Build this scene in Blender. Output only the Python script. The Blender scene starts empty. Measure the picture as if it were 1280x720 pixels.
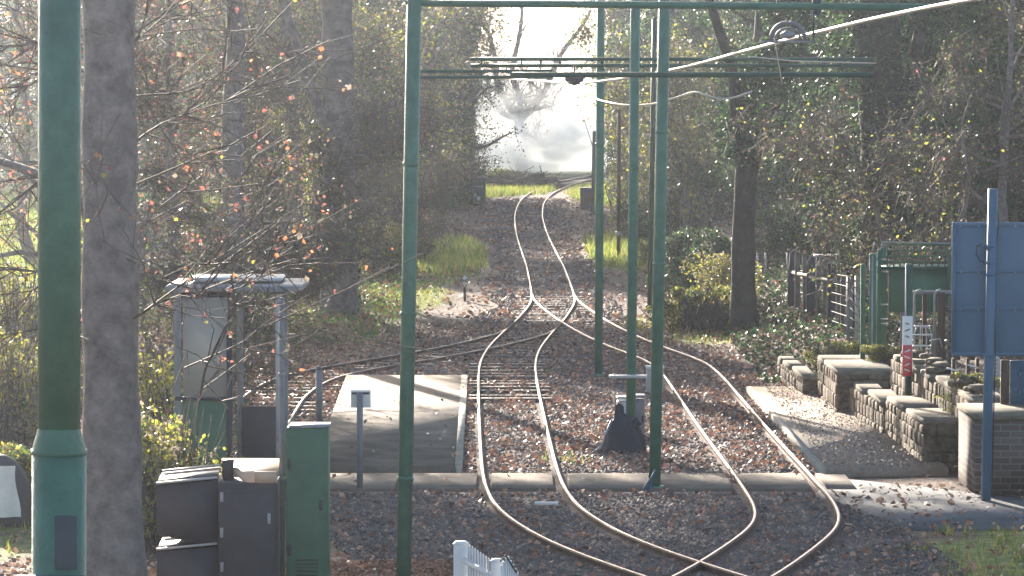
import bpy, math, random
import numpy as np
from mathutils import Vector, Matrix
random.seed(7); R = np.random.default_rng(7)
C = bpy.context.scene.collection
F, H, HOR = 5000.0, 4.9, 85.0
PITCH = math.atan((360-HOR)/F)
cp, sp = math.cos(PITCH), math.sin(PITCH)

# ------------------------------------------------------------------ survey helpers
def ray(px, py):
    u = 360-py
    return np.array([px-640, F*cp+u*sp, -F*sp+u*cp])
def G(px, py, z=0.0):
    d = ray(px, py); t = (z-H)/d[2]
    return np.array([d[0]*t, d[1]*t, z])
def P(px, py, d):
    r = ray(px, py); t = d/r[1]
    return np.array([r[0]*t, d, H+r[2]*t])
def ss(t): t = np.clip(t, 0, 1); return t*t*(3-2*t)

# ------------------------------------------------------------------ materials
def nodes(name):
    m = bpy.data.materials.new(name); m.use_nodes = True
    nt = m.node_tree; b = nt.nodes['Principled BSDF']
    return m, nt, b
def mat(name, col, rough=.8, var=.25, scale=4.0, bump=0.0, bscale=30.0, metal=0.0, col2=None, spec=.3, detail=6):
    m, nt, b = nodes(name)
    b.inputs['Roughness'].default_value = rough; b.inputs['Metallic'].default_value = metal
    b.inputs['Specular IOR Level'].default_value = spec
    tc = nt.nodes.new('ShaderNodeTexCoord')
    n = nt.nodes.new('ShaderNodeTexNoise'); n.inputs['Scale'].default_value = scale; n.inputs['Detail'].default_value = detail
    n.inputs['Roughness'].default_value = .65
    nt.links.new(tc.outputs['Object'], n.inputs['Vector'])
    r = nt.nodes.new('ShaderNodeValToRGB'); r.color_ramp.elements[0].position = .3; r.color_ramp.elements[1].position = .7
    c2 = col2 if col2 else tuple(min(1, c*(1+var)) for c in col); c1 = col if col2 else tuple(c*(1-var) for c in col)
    r.color_ramp.elements[0].color = (*c1, 1); r.color_ramp.elements[1].color = (*c2, 1)
    nt.links.new(n.outputs['Fac'], r.inputs['Fac']); nt.links.new(r.outputs['Color'], b.inputs['Base Color'])
    if bump:
        n2 = nt.nodes.new('ShaderNodeTexNoise'); n2.inputs['Scale'].default_value = bscale; n2.inputs['Detail'].default_value = 5
        nt.links.new(tc.outputs['Object'], n2.inputs['Vector'])
        bp = nt.nodes.new('ShaderNodeBump'); bp.inputs['Strength'].default_value = bump; bp.inputs['Distance'].default_value = .03
        nt.links.new(n2.outputs['Fac'], bp.inputs['Height']); nt.links.new(bp.outputs['Normal'], b.inputs['Normal'])
    return m
def leafmat(name, col, trans=.45, rough=.45, spec=.4):
    m, nt, b = nodes(name)
    b.inputs['Base Color'].default_value = (*col, 1); b.inputs['Roughness'].default_value = rough
    b.inputs['Specular IOR Level'].default_value = spec
    t = nt.nodes.new('ShaderNodeBsdfTranslucent'); t.inputs['Color'].default_value = (*[min(1, c*1.5) for c in col], 1)
    mx = nt.nodes.new('ShaderNodeMixShader'); mx.inputs[0].default_value = trans
    nt.links.new(b.outputs[0], mx.inputs[1]); nt.links.new(t.outputs[0], mx.inputs[2])
    nt.links.new(mx.outputs[0], nt.nodes['Material Output'].inputs['Surface'])
    return m
M = {}
M['green'] = mat('green_paint', (.07, .17, .125), .48, .22, 6, .25, 30, spec=.4)
M['green_dk'] = mat('dark_green_paint', (.022, .075, .055), .5, .3, 3, .1, 20)
M['green_pan'] = mat('green_panel_paint', (.05, .13, .085), .55, .2, 2.5, .05, 20)
M['rail_top'] = mat('polished_rail_steel', (.55, .42, .37), .4, .15, 5, metal=.85)
M['rail_dull'] = mat('dull_siding_rail', (.3, .24, .22), .5, .2, 5, metal=.5)
M['rust'] = mat('rusty_rail_steel', (.12, .07, .055), .6, .4, 8, .3, 60)
M['sleeper'] = mat('weathered_sleeper_wood', (.15, .12, .1), .75, .4, 5, .5, 25, spec=.35)
M['concrete'] = mat('worn_concrete', (.18, .145, .115), .9, .35, 1.6, .4, 25)
M['gravelly'] = mat('trodden_gravel_surface', (.24, .19, .155), .9, .4, 14, .6, 60, col2=(.42, .34, .28), detail=9)
M['concrete2'] = mat('grey_paving', (.12, .125, .135), .7, .3, 1.2, .3, 20)
M['coping'] = mat('pale_edging_stone', (.42, .37, .3), .8, .3, 4, .4, 30)
M['bark'] = mat('grey_bark', (.19, .165, .16), .85, .45, 5, .9, 22)  # lightened so the bark carries the pale veil over the left trunks
M['bark_l'] = mat('pale_twig_bark', (.12, .10, .09), .75, .35, 6, .3, 30, spec=.2)
M['bark_d'] = mat('dark_bark', (.05, .045, .04), .9, .4, 5, .9, 22)
M['leaf_ol'] = leafmat('olive_leaf', (.065, .105, .028), .45)
M['leaf_ye'] = leafmat('yellow_green_leaf', (.26, .25, .045), .55)
M['leaf_pale'] = leafmat('pale_dry_leaf', (.24, .2, .15), .35, .35, .6)
M['leaf_br'] = leafmat('brown_leaf', (.12, .10, .065), .4)
M['leaf_or'] = leafmat('copper_leaf', (.42, .17, .09), .5)
M['leaf_rd'] = leafmat('russet_leaf', (.25, .10, .085), .5)
M['ivy1'] = leafmat('ivy_leaf', (.022, .055, .028), .15, .5, .35)
M['ivy2'] = leafmat('pale_ivy_leaf', (.055, .11, .035), .35, .45, .4)
M['twig_d'] = mat('dark_twig_bark', (.045, .04, .036), .7, .3, 6)
M['gr1'] = leafmat('grass_blade', (.11, .16, .03), .5)
M['gr2'] = leafmat('dry_grass_blade', (.27, .26, .07), .5)
M['lit1'] = leafmat('fallen_brown_leaf', (.27, .14, .095), .15, .6, .3)
M['lit2'] = leafmat('fallen_tan_leaf', (.44, .27, .19), .15, .6, .3)
M['lit3'] = leafmat('fallen_dark_leaf', (.11, .07, .055), .1, .5, .4)
M['st1'] = mat('grey_ballast_stone', (.125, .11, .11), .75, .4, 2)
M['st2'] = mat('brown_ballast_stone', (.195, .14, .115), .75, .4, 2)
M['st3'] = mat('pale_ballast_stone', (.33, .27, .22), .7, .3, 2)
M['white'] = mat('white_paint', (.72, .72, .73), .5, .08, 3)
M['grey_l'] = mat('light_grey_metal', (.42, .42, .43), .45, .15, 4, metal=.1)
M['grey_m'] = mat('grey_metal', (.2, .2, .22), .5, .2, 4)
M['wire_d'] = mat('dull_fence_wire', (.14, .14, .14), .7, .2, 8)
M['galv'] = mat('galvanised_steel', (.3, .31, .34), .5, .2, 8, metal=.5)
M['dark'] = mat('dark_painted_steel', (.042, .043, .058), .55, .3, 2.5, .1, 20)
M['bluegrey'] = mat('blue_grey_sign_back', (.08, .16, .26), .5, .12, 2)
M['blue'] = mat('dull_blue_board', (.03, .085, .14), .5, .2, 3)
M['brown'] = mat('brown_stained_timber', (.07, .045, .035), .7, .35, 5, .4, 25)
M['wood'] = mat('weathered_fence_wood', (.13, .11, .1), .8, .4, 5, .4, 25)
M['tan'] = mat('sunlit_tan', (.55, .4, .3), .6, .12, 4)  # pale tan stands for sunlight inside the cabinet top
M['red'] = mat('faded_red_print', (.6, .1, .12), .5, .15, 8)
M['slate'] = mat('slate_grey_panel', (.06, .085, .11), .6, .25, 5)
M['black'] = mat('black_plastic', (.018, .02, .028), .35, .3, 4, .6, 9, spec=.6)
M['bag'] = mat('blue_black_tarpaulin', (.014, .02, .036), .6, .35, 5, .8, 9, spec=.5)
M['wire'] = mat('weathered_copper_wire', (.45, .42, .4), .4, .2, 30, metal=.4)
M['render'] = mat('grey_rendered_wall', (.3, .29, .29), .9, .2, 2, .2, 10)
M['cloth'] = mat('white_sheet', (.75, .73, .72), .7, .1, 4, .5, 8)

def stonemat():
    m, nt, b = nodes('rubble_stone')
    tc = nt.nodes.new('ShaderNodeTexCoord')
    v = nt.nodes.new('ShaderNodeTexVoronoi'); v.inputs['Scale'].default_value = 7.5
    mp = nt.nodes.new('ShaderNodeMapping'); mp.inputs['Scale'].default_value = (.7, .7, 1.2)
    nt.links.new(tc.outputs['Object'], mp.inputs['Vector']); nt.links.new(mp.outputs[0], v.inputs['Vector'])
    v2 = nt.nodes.new('ShaderNodeTexVoronoi'); v2.feature = 'DISTANCE_TO_EDGE'; v2.inputs['Scale'].default_value = 7.5
    nt.links.new(mp.outputs[0], v2.inputs['Vector'])
    r = nt.nodes.new('ShaderNodeValToRGB'); r.color_ramp.elements[0].color = (.16, .13, .11, 1); r.color_ramp.elements[1].color = (.42, .36, .29, 1)
    nt.links.new(v.outputs['Color'], r.inputs['Fac'])
    r2 = nt.nodes.new('ShaderNodeValToRGB'); r2.color_ramp.elements[0].color = (.35, .35, .35, 1); r2.color_ramp.elements[1].position = .09
    nt.links.new(v2.outputs['Distance'], r2.inputs['Fac'])
    mx = nt.nodes.new('ShaderNodeMix'); mx.data_type = 'RGBA'; mx.blend_type = 'MULTIPLY'; mx.inputs[0].default_value = 1
    nt.links.new(r.outputs[0], mx.inputs[6]); nt.links.new(r2.outputs[0], mx.inputs[7]); nt.links.new(mx.outputs[2], b.inputs['Base Color'])
    bp = nt.nodes.new('ShaderNodeBump'); bp.inputs['Strength'].default_value = .9; bp.inputs['Distance'].default_value = .05
    nt.links.new(r2.outputs[0], bp.inputs['Height']); nt.links.new(bp.outputs[0], b.inputs['Normal'])
    b.inputs['Roughness'].default_value = .9
    return m
M['stone'] = mat('rubble_stone', (.045, .038, .03), .95, .4, 6.5, 1.0, 24, col2=(.22, .17, .125), detail=9)
M['cap'] = mat('mossy_cap_stone', (.09, .085, .06), .95, .4, 5, .8, 20, col2=(.24, .2, .16), detail=9)
def brickmat():
    m, nt, b = nodes('old_brick')
    tc = nt.nodes.new('ShaderNodeTexCoord'); sx = nt.nodes.new('ShaderNodeSeparateXYZ'); cb = nt.nodes.new('ShaderNodeCombineXYZ')
    nt.links.new(tc.outputs['Object'], sx.inputs[0])
    ad = nt.nodes.new('ShaderNodeMath'); nt.links.new(sx.outputs[0], ad.inputs[0]); nt.links.new(sx.outputs[1], ad.inputs[1])
    nt.links.new(ad.outputs[0], cb.inputs[0]); nt.links.new(sx.outputs[2], cb.inputs[1])
    br = nt.nodes.new('ShaderNodeTexBrick'); br.inputs['Scale'].default_value = 1
    br.inputs['Brick Width'].default_value = .22; br.inputs['Row Height'].default_value = .075; br.inputs['Mortar Size'].default_value = .008
    br.inputs['Color1'].default_value = (.07, .05, .045, 1); br.inputs['Color2'].default_value = (.13, .1, .09, 1); br.inputs['Mortar'].default_value = (.16, .15, .14, 1)
    nt.links.new(cb.outputs[0], br.inputs['Vector']); nt.links.new(br.outputs['Color'], b.inputs['Base Color'])
    b.inputs['Roughness'].default_value = .9
    return m
M['brick'] = brickmat()
def groundmat():
    m, nt, b = nodes('leafy_earth_and_grass')
    tc = nt.nodes.new('ShaderNodeTexCoord')
    def noise(s, d=6):
        n = nt.nodes.new('ShaderNodeTexNoise'); n.inputs['Scale'].default_value = s; n.inputs['Detail'].default_value = d
        nt.links.new(tc.outputs['Object'], n.inputs['Vector']); return n
    def ramp(n, c1, c2, a=.35, z=.65):
        r = nt.nodes.new('ShaderNodeValToRGB'); r.color_ramp.elements[0].position = a; r.color_ramp.elements[1].position = z
        r.color_ramp.elements[0].color = (*c1, 1); r.color_ramp.elements[1].color = (*c2, 1)
        nt.links.new(n, r.inputs['Fac']); return r
    e = ramp(noise(9).outputs['Fac'], (.045, .032, .026), (.15, .10, .075))
    g = ramp(noise(5).outputs['Fac'], (.06, .09, .025), (.2, .23, .06))
    a = nt.nodes.new('ShaderNodeAttribute'); a.attribute_name = 'grassy'
    mk = nt.nodes.new('ShaderNodeMath'); mk.operation = 'ADD'
    nn = noise(.8); sb = nt.nodes.new('ShaderNodeMath'); sb.operation = 'SUBTRACT'; sb.inputs[1].default_value = .5
    nt.links.new(nn.outputs['Fac'], sb.inputs[0]); nt.links.new(a.outputs['Fac'], mk.inputs[0]); nt.links.new(sb.outputs[0], mk.inputs[1])
    mr = ramp(mk.outputs[0], (0, 0, 0), (1, 1, 1), .4, .6)
    mx = nt.nodes.new('ShaderNodeMix'); mx.data_type = 'RGBA'
    nt.links.new(mr.outputs[0], mx.inputs[0]); nt.links.new(e.outputs[0], mx.inputs[6]); nt.links.new(g.outputs[0], mx.inputs[7])
    nt.links.new(mx.outputs[2], b.inputs['Base Color'])
    bp = nt.nodes.new('ShaderNodeBump'); bp.inputs['Strength'].default_value = .8; bp.inputs['Distance'].default_value = .06
    nt.links.new(noise(18).outputs['Fac'], bp.inputs['Height']); nt.links.new(bp.outputs[0], b.inputs['Normal'])
    b.inputs['Roughness'].default_value = .95
    return m
M['ground'] = groundmat()
M['bed'] = mat('ballast_bed', (.07, .055, .052), .9, .5, 12, 1.0, 45, col2=(.21, .16, .145), detail=10)

# ------------------------------------------------------------------ mesh helpers
class MB:
    def __init__(s): s.v = []; s.f = []; s.mi = []; s.n = 0
    def add(s, V, Fs, mi=0):
        V = np.asarray(V, float); s.v.append(V)
        for a in (Fs if isinstance(Fs, list) else [Fs]):
            a = np.asarray(a, int); s.f.append(a+s.n); s.mi.append(np.full(len(a), mi) if np.isscalar(mi) else mi)
        s.n += len(V); return s
    def build(s, name, mats, parent=None, smooth=False):
        V = np.concatenate(s.v); me = bpy.data.meshes.new(name)
        me.vertices.add(len(V)); me.vertices.foreach_set('co', V.ravel())
        ls = np.concatenate([np.full(len(a), a.shape[1]) for a in s.f]); idx = np.concatenate([a.ravel() for a in s.f])
        me.loops.add(len(idx)); me.loops.foreach_set('vertex_index', idx.astype(np.int32))
        st = np.concatenate([[0], np.cumsum(ls)[:-1]])
        me.polygons.add(len(ls)); me.polygons.foreach_set('loop_start', st.astype(np.int32)); me.polygons.foreach_set('loop_total', ls.astype(np.int32))
        me.polygons.foreach_set('material_index', np.concatenate(s.mi).astype(np.int32))
        if smooth: me.polygons.foreach_set('use_smooth', np.ones(len(ls), bool))
        for m in (mats if isinstance(mats, (list, tuple)) else [mats]): me.materials.append(M[m] if isinstance(m, str) else m)
        me.update(calc_edges=True); me.validate()
        o = bpy.data.objects.new(name, me); C.objects.link(o)
        if parent: o.parent = parent
        return o
    # solids
    def box(s, c, size, rz=0, mi=0, rx=0, ry=0, taper=1.0, bev=0.0):
        hx, hy, hz = [a/2 for a in size]
        b = min(bev, hx*.8, hy*.8, hz*.8)
        if b <= 0:
            v = np.array([[x*hx*(taper if z > 0 else 1), y*hy*(taper if z > 0 else 1), z*hz] for z in (-1, 1) for y in (-1, 1) for x in (-1, 1)])
            f = np.array([[0, 2, 3, 1], [4, 5, 7, 6], [0, 1, 5, 4], [2, 6, 7, 3], [0, 4, 6, 2], [1, 3, 7, 5]]); fs = [f]
        else:
            # rounded rectangle prism with chamfered top and bottom
            def ring(k, z): return [[-hx+k, -hy+b, z], [-hx+b, -hy+k, z], [hx-b, -hy+k, z], [hx-k, -hy+b, z], [hx-k, hy-b, z], [hx-b, hy-k, z], [-hx+b, hy-k, z], [-hx+k, hy-b, z]]
            v = np.array(ring(b*.6, -hz)+ring(0, -hz+b)+ring(0, hz-b)+ring(b*.6, hz))
            q = [[r*8+i, r*8+(i+1) % 8, (r+1)*8+(i+1) % 8, (r+1)*8+i] for r in range(3) for i in range(8)]
            fs = [np.array(q), np.array([list(range(7, -1, -1)), list(range(24, 32))])]
        m = Matrix.Rotation(rz, 3, 'Z') @ Matrix.Rotation(ry, 3, 'Y') @ Matrix.Rotation(rx, 3, 'X')
        return s.add(v @ np.array(m).T + np.array(c), fs, mi)
    def tube(s, pts, rad, n=10, mi=0, cap=True):
        pts = np.asarray(pts, float); k = len(pts); rad = np.full(k, rad) if np.isscalar(rad) else np.asarray(rad, float)
        T = np.gradient(pts, axis=0); T /= np.linalg.norm(T, axis=1)[:, None]+1e-9
        ref = np.array([0, 0, 1.]) if abs(T[0][2]) < .8 else np.array([1., 0, 0])
        U = np.cross(T, ref); U /= np.linalg.norm(U, axis=1)[:, None]+1e-9; W = np.cross(T, U)
        a = np.linspace(0, 2*math.pi, n, endpoint=False)
        V = (pts[:, None]+rad[:, None, None]*(np.cos(a)[None, :, None]*U[:, None]+np.sin(a)[None, :, None]*W[:, None])).reshape(-1, 3)
        i = np.arange(n); j = (i+1) % n
        q = np.concatenate([np.stack([r*n+i, r*n+j, (r+1)*n+j, (r+1)*n+i], 1) for r in range(k-1)])
        fs = [q]
        if cap: fs.append(np.array([i[::-1], (k-1)*n+i]))
        return s.add(V, fs, mi)
    def sweep(s, pts, prof, mi=0):      # profile (x offset sideways, z) swept along a ground line
        pts = np.asarray(pts, float); prof = np.asarray(prof, float); n = len(prof); k = len(pts)
        T = np.gradient(pts[:, :2], axis=0); T /= np.linalg.norm(T, axis=1)[:, None]
        N = np.stack([T[:, 1], -T[:, 0]], 1)
        V = np.zeros((k, n, 3)); V[:, :, :2] = pts[:, None, :2]+N[:, None]*prof[None, :, 0:1]; V[:, :, 2] = pts[:, None, 2]+prof[None, :, 1]
        i = np.arange(n); j = (i+1) % n
        q = np.concatenate([np.stack([r*n+i, r*n+j, (r+1)*n+j, (r+1)*n+i], 1) for r in range(k-1)])
        return s.add(V.reshape(-1, 3), [q, np.array([i[::-1], (k-1)*n+i])], mi)
    def slab(s, poly, z0, z1, mi=0):
        n = len(poly); V = [[*p[:2], z0] for p in poly]+[[*p[:2], z1] for p in poly]; i = np.arange(n); j = (i+1) % n
        return s.add(V, [np.stack([i, j, n+j, n+i], 1), np.array([i[::-1], n+i])], mi)
    def prisms(s, A, B, ra, rb, mi=0):   # many thin three-sided twigs at once
        A = np.asarray(A); B = np.asarray(B); n = len(A); D = B-A; D = D/(np.linalg.norm(D, axis=1)[:, None]+1e-9)
        ref = np.where(np.abs(D[:, 2:3]) < .8, [[0, 0, 1.]], [[1., 0, 0]]); U = np.cross(D, ref); U /= np.linalg.norm(U, axis=1)[:, None]+1e-9; W = np.cross(D, U)
        V = np.zeros((n, 6, 3)); ra = np.broadcast_to(ra, n); rb = np.broadcast_to(rb, n)
        for k in range(3):
            a = 2*math.pi*k/3; o = math.cos(a)*U+math.sin(a)*W
            V[:, k] = A+o*ra[:, None]; V[:, 3+k] = B+o*rb[:, None]
        b = np.arange(n)[:, None]*6
        q = np.concatenate([b+np.array([[k, (k+1) % 3, 3+(k+1) % 3, 3+k]]) for k in range(3)])
        return s.add(V.reshape(-1, 3), [q], mi)
    def leaves(s, Pn, size, mi, up=0.0, rng=R, asp=.62, flat=0.0):
        n = len(Pn); size = np.broadcast_to(size, n)*rng.uniform(.6, 1.35, n)
        N = rng.normal(size=(n, 3)); N[:, 2] = N[:, 2]*(1-flat)+flat*2.0+up; N /= np.linalg.norm(N, axis=1)[:, None]
        A = np.cross(N, rng.normal(size=(n, 3))); A /= np.linalg.norm(A, axis=1)[:, None]; B = np.cross(N, A)
        h = size[:, None]/2; V = np.zeros((n, 4, 3))
        V[:, 0] = Pn-A*h; V[:, 1] = Pn+B*h*asp-A*h*.1+N*h*.25; V[:, 2] = Pn+A*h; V[:, 3] = Pn-B*h*asp-A*h*.1+N*h*.25
        b = np.arange(n)[:, None]*4; q = np.concatenate([b+np.array([[0, 1, 2]]), b+np.array([[0, 2, 3]])])
        if not np.isscalar(mi): mi = np.concatenate([mi, mi])
        s.add(V.reshape(-1, 3), [q], mi); return s

def tag(o, label=None, cat=None, group=None, kind=None):
    if label: o['label'] = label
    if cat: o['category'] = cat
    if group: o['group'] = group
    if kind: o['kind'] = kind
    return o
def thing(name, label, cat, loc=(0, 0, 0), rz=0, group=None):
    o = bpy.data.objects.new(name, None); C.objects.link(o); o.empty_display_size = .2
    o.location = tuple(float(a) for a in loc); o.rotation_euler = (0, 0, rz); return tag(o, label, cat, group)
def copy_tree(o, parent=None):
    c = o.copy(); C.objects.link(c)
    if parent: c.parent = parent
    for ch in list(o.children): copy_tree(ch, c)
    return c
def spline(pts, step=.35):
    pts = np.asarray(pts, float); o = []
    q = np.vstack([2*pts[0]-pts[1], pts, 2*pts[-1]-pts[-2]])
    for i in range(1, len(q)-2):
        n = max(2, int(np.linalg.norm(q[i+1]-q[i])/step))
        for k in range(n):
            t = k/n; a, b, c, d = q[i-1:i+3]
            o.append(.5*((2*b)+(-a+c)*t+(2*a-5*b+4*c-d)*t*t+(-a+3*b-3*c+d)*t**3))
    o.append(pts[-1]); return np.array(o)
def smooth(a, n):
    for _ in range(n):
        b = a.copy(); b[1:-1] = (a[:-2]+2*a[1:-1]+a[2:])/4; a = b
    return a

# ------------------------------------------------------------------ terrain
def hgt(x, y):
    x = np.asarray(x, float); y = np.asarray(y, float)
    bank = .62*ss((x-3.75)/2.1)*ss((y-61)/4)
    terr = .42*ss((x-5.5)/.3)*ss((y-47.5)/.6)*(1-ss((y-61)/4))
    left = .22*ss((-x-4.6)/2.5)*ss((y-58)/6)
    n = .05*np.sin(x*1.3+y*.7)*np.sin(y*.41+1)*ss((np.abs(x)-4)/2)
    return bank+terr+left+n
def grassy(x, y):
    g = np.full(np.broadcast(x, y).shape, .15)
    g = np.maximum(g, .95*ss((-x-8.2)/2)*ss((y-35)/10))                    # field to the left
    for cx, cy, rx, ry, a in [(-2.3, 86, 1.2, 9, .75), (-1.6, 102, 1.1, 14, .9), (-1.0, 160, 3, 9, 1), (4.6, 154, 2.6, 16, 1), (2.9, 107, 1.0, 12, 1),
                              (3.3, 75, 1.6, 5, .9), (6, 39, 2.2, 4.5, 1), (-6.5, 45, 2.5, 9, .8), (.7, 49.5, .6, 1.2, .6), (5.5, 58.5, .8, 2, .7), (-3.4, 78, 2, 6, .55)]:
        g = np.maximum(g, a*np.exp(-(((x-cx)/rx)**2+((y-cy)/ry)**2)**1.5))
    g = np.maximum(g, .95*ss((y-170)/15))
    return g
xs = np.concatenate([-np.geomspace(900, 26, 14), np.arange(-25, 25.01, .5), np.geomspace(26, 900, 14)])
ys = np.concatenate([[-30, -10, 10, 25], np.arange(32, 215, .6), np.geomspace(220, 2600, 24)])
X, Y = np.meshgrid(xs, ys); Z = hgt(X, Y)-.012
nx, ny = len(xs), len(ys); ii = (np.arange(ny-1)[:, None]*nx+np.arange(nx-1)[None]).ravel()
gm = MB().add(np.stack([X, Y, Z], -1).reshape(-1, 3), np.stack([ii, ii+1, ii+nx+1, ii+nx], 1))
ground = gm.build('ground', 'ground', smooth=True); tag(ground, 'leafy earth and grass under the trees and beyond the line', kind='structure')
at = ground.data.attributes.new('grassy', 'FLOAT', 'POINT'); at.data.foreach_set('value', grassy(X, Y).ravel().astype(np.float32))

# ------------------------------------------------------------------ tracks
main_c = [(5.2, 187), (4.2, 181), (3.2, 175), (2.41, 169.5), (1.76, 163), (1.11, 154), (.72, 144), (.55, 132), (.55, 123), (.6, 114), (.74, 103), (.82, 96), (.88, 86)]
main_c2 = [(.88, 86), (.85, 82.5), (.66, 78.6), (.50, 76), (.25, 72.5), (.04, 69), (-.05, 66.4), (-.075, 64), (-.06, 61), (-.02, 57), (.03, 52.7), (.08, 49), (.13, 46.6), (.20, 45), (.31, 43.6), (.56, 42), (.88, 40.5), (1.18, 39.5), (1.5, 38.5), (2.4, 36), (3.3, 33.5), (4.3, 31)]
loop_c = [(.88, 86), (.93, 83), (1.16, 79.3), (1.38, 76.3), (1.63, 73.6), (1.9, 71.2), (2.2, 69), (2.5, 67.2), (2.72, 65.5), (2.84, 63), (2.91, 58.7), (2.97, 54.4), (3.03, 51), (3.09, 48), (3.13, 45.2), (3.13, 43.8), (3.06, 42.5), (2.86, 41.3), (2.6, 40.2), (2.28, 38.8), (1.6, 36.4), (.9, 34), (.2, 31.5)]
side_c = [(.5, 76), (.28, 73.2), (-.1, 71.4), (-.72, 69.2), (-1.27, 67.7), (-1.84, 66.2), (-2.42, 64.9), (-2.93, 63.5), (-3.27, 62), (-3.42, 60.3), (-3.5, 58.5), (-3.5, 55.5), (-3.48, 51), (-3.48, 47.5)]
prof = np.array([[-.062, 0], [.062, 0], [.062, .012], [.012, .025], [.012, .088], [.023, .095], [.023, .112], [.012, .126], [-.012, .126], [-.023, .112], [-.023, .095], [-.012, .088], [-.012, .025], [-.062, .012]])
RZ = -.055     # rail foot, so the railhead stands about 7 cm proud of the ballast
BED = []
def track(cl, label, sleepers, name='tramway_track', top='rail_top'):
    pts = smooth(spline([(x, y, 0) for x, y in cl], .3), 12); BED.append(pts)
    t = thing(name, label, 'track', (0, 0, 0))
    T = np.gradient(pts[:, :2], axis=0); T /= np.linalg.norm(T, axis=1)[:, None]; N = np.stack([T[:, 1], -T[:, 0]], 1)
    for s in (-1, 1):
        q = pts.copy(); q[:, :2] += N*s*.452; q[:, 2] = -.045
        a = MB().sweep(q, prof); r = a.build('rail', ['rust', top], t)
        f = r.data; nf = len(prof); k = len(q)-1; idx = np.zeros(len(f.polygons), np.int32)
        for e in (6, 7, 8, 5): idx[np.arange(k)*nf+e] = 1 if e in (7,) else 0
        f.polygons.foreach_set('material_index', idx)
    d = np.concatenate([[0], np.cumsum(np.linalg.norm(np.diff(pts, axis=0), axis=1))])
    for y0, y1, w, zt in sleepers:
        for u in np.arange(0, d[-1], .68):
            k = min(np.searchsorted(d, u), len(pts)-1); p = pts[k]
            if y0 <= p[1] <= y1:
                MB().box((0, 0, 0), (w*random.uniform(.96, 1.03), .21, .12), bev=.012).build('sleeper', 'sleeper', t)
                o = t.children[-1] if False else C.objects[-1]
                o.location = (p[0], p[1], zt-.06+random.uniform(-.006, .006)); o.rotation_euler = (0, 0, math.atan2(-T[k][0], T[k][1])+random.uniform(-.02, .02))
    return t
track(main_c, 'single tramway track running away through the trees and bending right at the smoke', [(86, 120, 1.5, .03)])
track(main_c2, 'left hand tramway track curving beside the concrete platform', [(58.5, 66.5, 1.25, .052), (66.6, 85.5, 1.5, .03)])
track(loop_c, 'right hand loop track passing beside the stone walled platform', [(64, 78, 1.5, .022)])
track(side_c, 'siding track turning off left behind the shelter', [(61, 71, 1.6, .035), (50, 60.9, 1.4, .04)], top='rail_dull')
# ballast bed sheet, cut to the width of the formation
bl, br = [], []
for y in np.arange(32, 186.5, 1.0):
    cands = [np.interp(y, p[::-1, 1], p[::-1, 0]) for p in BED if p[-1, 1] <= y <= p[0, 1]]
    if y < 50: cands += [-3.4]
    l = min(cands)-1.25-.15*math.sin(y*.9); r = max(cands)+1.15+.12*math.sin(y*.7)
    if y < 62: r = min(r, 4.0) if y > 47 else 4.3+.1*math.sin(y)
    if y < 44: l = -1.8-.2*math.sin(y*2)
    bl.append((l, y)); br.append((r, y))
V = []; 
for (l, y), (r, _) in zip(bl, br):
    for u in np.linspace(0, 1, 9):
        x = l+(r-l)*u; V.append((x, y, float(hgt(x, y))+.006-.03*(u in (0, 1))))
k = len(bl); ii = (np.arange(k-1)[:, None]*9+np.arange(8)[None]).ravel()
tag(MB().add(V, np.stack([ii, ii+1, ii+10, ii+9], 1)).build('track_bed', 'bed', smooth=True), 'dark gravel bed under the tracks', kind='structure')
BL = np.array(bl); BR = np.array(br)

# ballast stones, fallen leaves, grass
def clear_of(x, y):
    ok = np.ones(len(x), bool)
    ok &= ~((x > -2.45) & (x < -.66) & (y > 47.6) & (y < 62.8))
    ok &= ~((x > -2.3) & (x < 4.0) & (y > 45.85) & (y < 48.1))
    ok &= ~((x > 3.66) & (x < 6) & (y > 46.5) & (y < 60.5))
    return ok
def near_rail(x, y):
    m = np.zeros(len(x), bool)
    for p in BED:
        c = np.interp(y, p[::-1, 1], p[::-1, 0]); inn = (y > p[-1, 1]) & (y < p[0, 1])
        m |= inn & (np.abs(np.abs(x-c)-.45) < .075)
    return m
def stones(n, y0, y1, sz):
    y = y1+(y0-y1)*R.random(n)**.8; l = np.interp(y, BL[:, 1], BL[:, 0]); r = np.interp(y, BR[:, 1], BR[:, 0]); x = l+(r-l)*R.random(n)
    k = clear_of(x, y) & ~near_rail(x, y); x, y = x[k], y[k]; n = len(x)
    s = sz*R.uniform(.45, 1.25, n); z = hgt(x, y)+s*.15
    o = np.array([[1, 0, 0], [0, 1, 0], [-1, 0, 0], [0, -1, 0], [0, 0, 1], [0, 0, -1]], float)
    V = o[None]*(s[:, None, None]*R.uniform(.45, .95, (n, 6, 1)))+R.normal(size=(n, 6, 3))*s[:, None, None]*.16
    a = R.random(n)*6.28; c, q = np.cos(a), np.sin(a); vx = V[..., 0]*c[:, None]-V[..., 1]*q[:, None]; vy = V[..., 0]*q[:, None]+V[..., 1]*c[:, None]
    V = np.stack([vx+x[:, None], vy+y[:, None], V[..., 2]*.8+z[:, None]], -1)
    f = np.array([[0, 1, 4], [1, 2, 4], [2, 3, 4], [3, 0, 4], [1, 0, 5], [2, 1, 5], [3, 2, 5], [0, 3, 5]])
    mi = R.choice(3, n, p=[.58, .34, .08])
    return MB().add(V.reshape(-1, 3), (np.arange(n)[:, None, None]*6+f[None]).reshape(-1, 3), np.repeat(mi, 8))
tag(stones(125000, 36, 72, .035).build('ballast', ['st1', 'st2', 'st3']), 'grey and brown ballast stones between the rails', kind='stuff')
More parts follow.
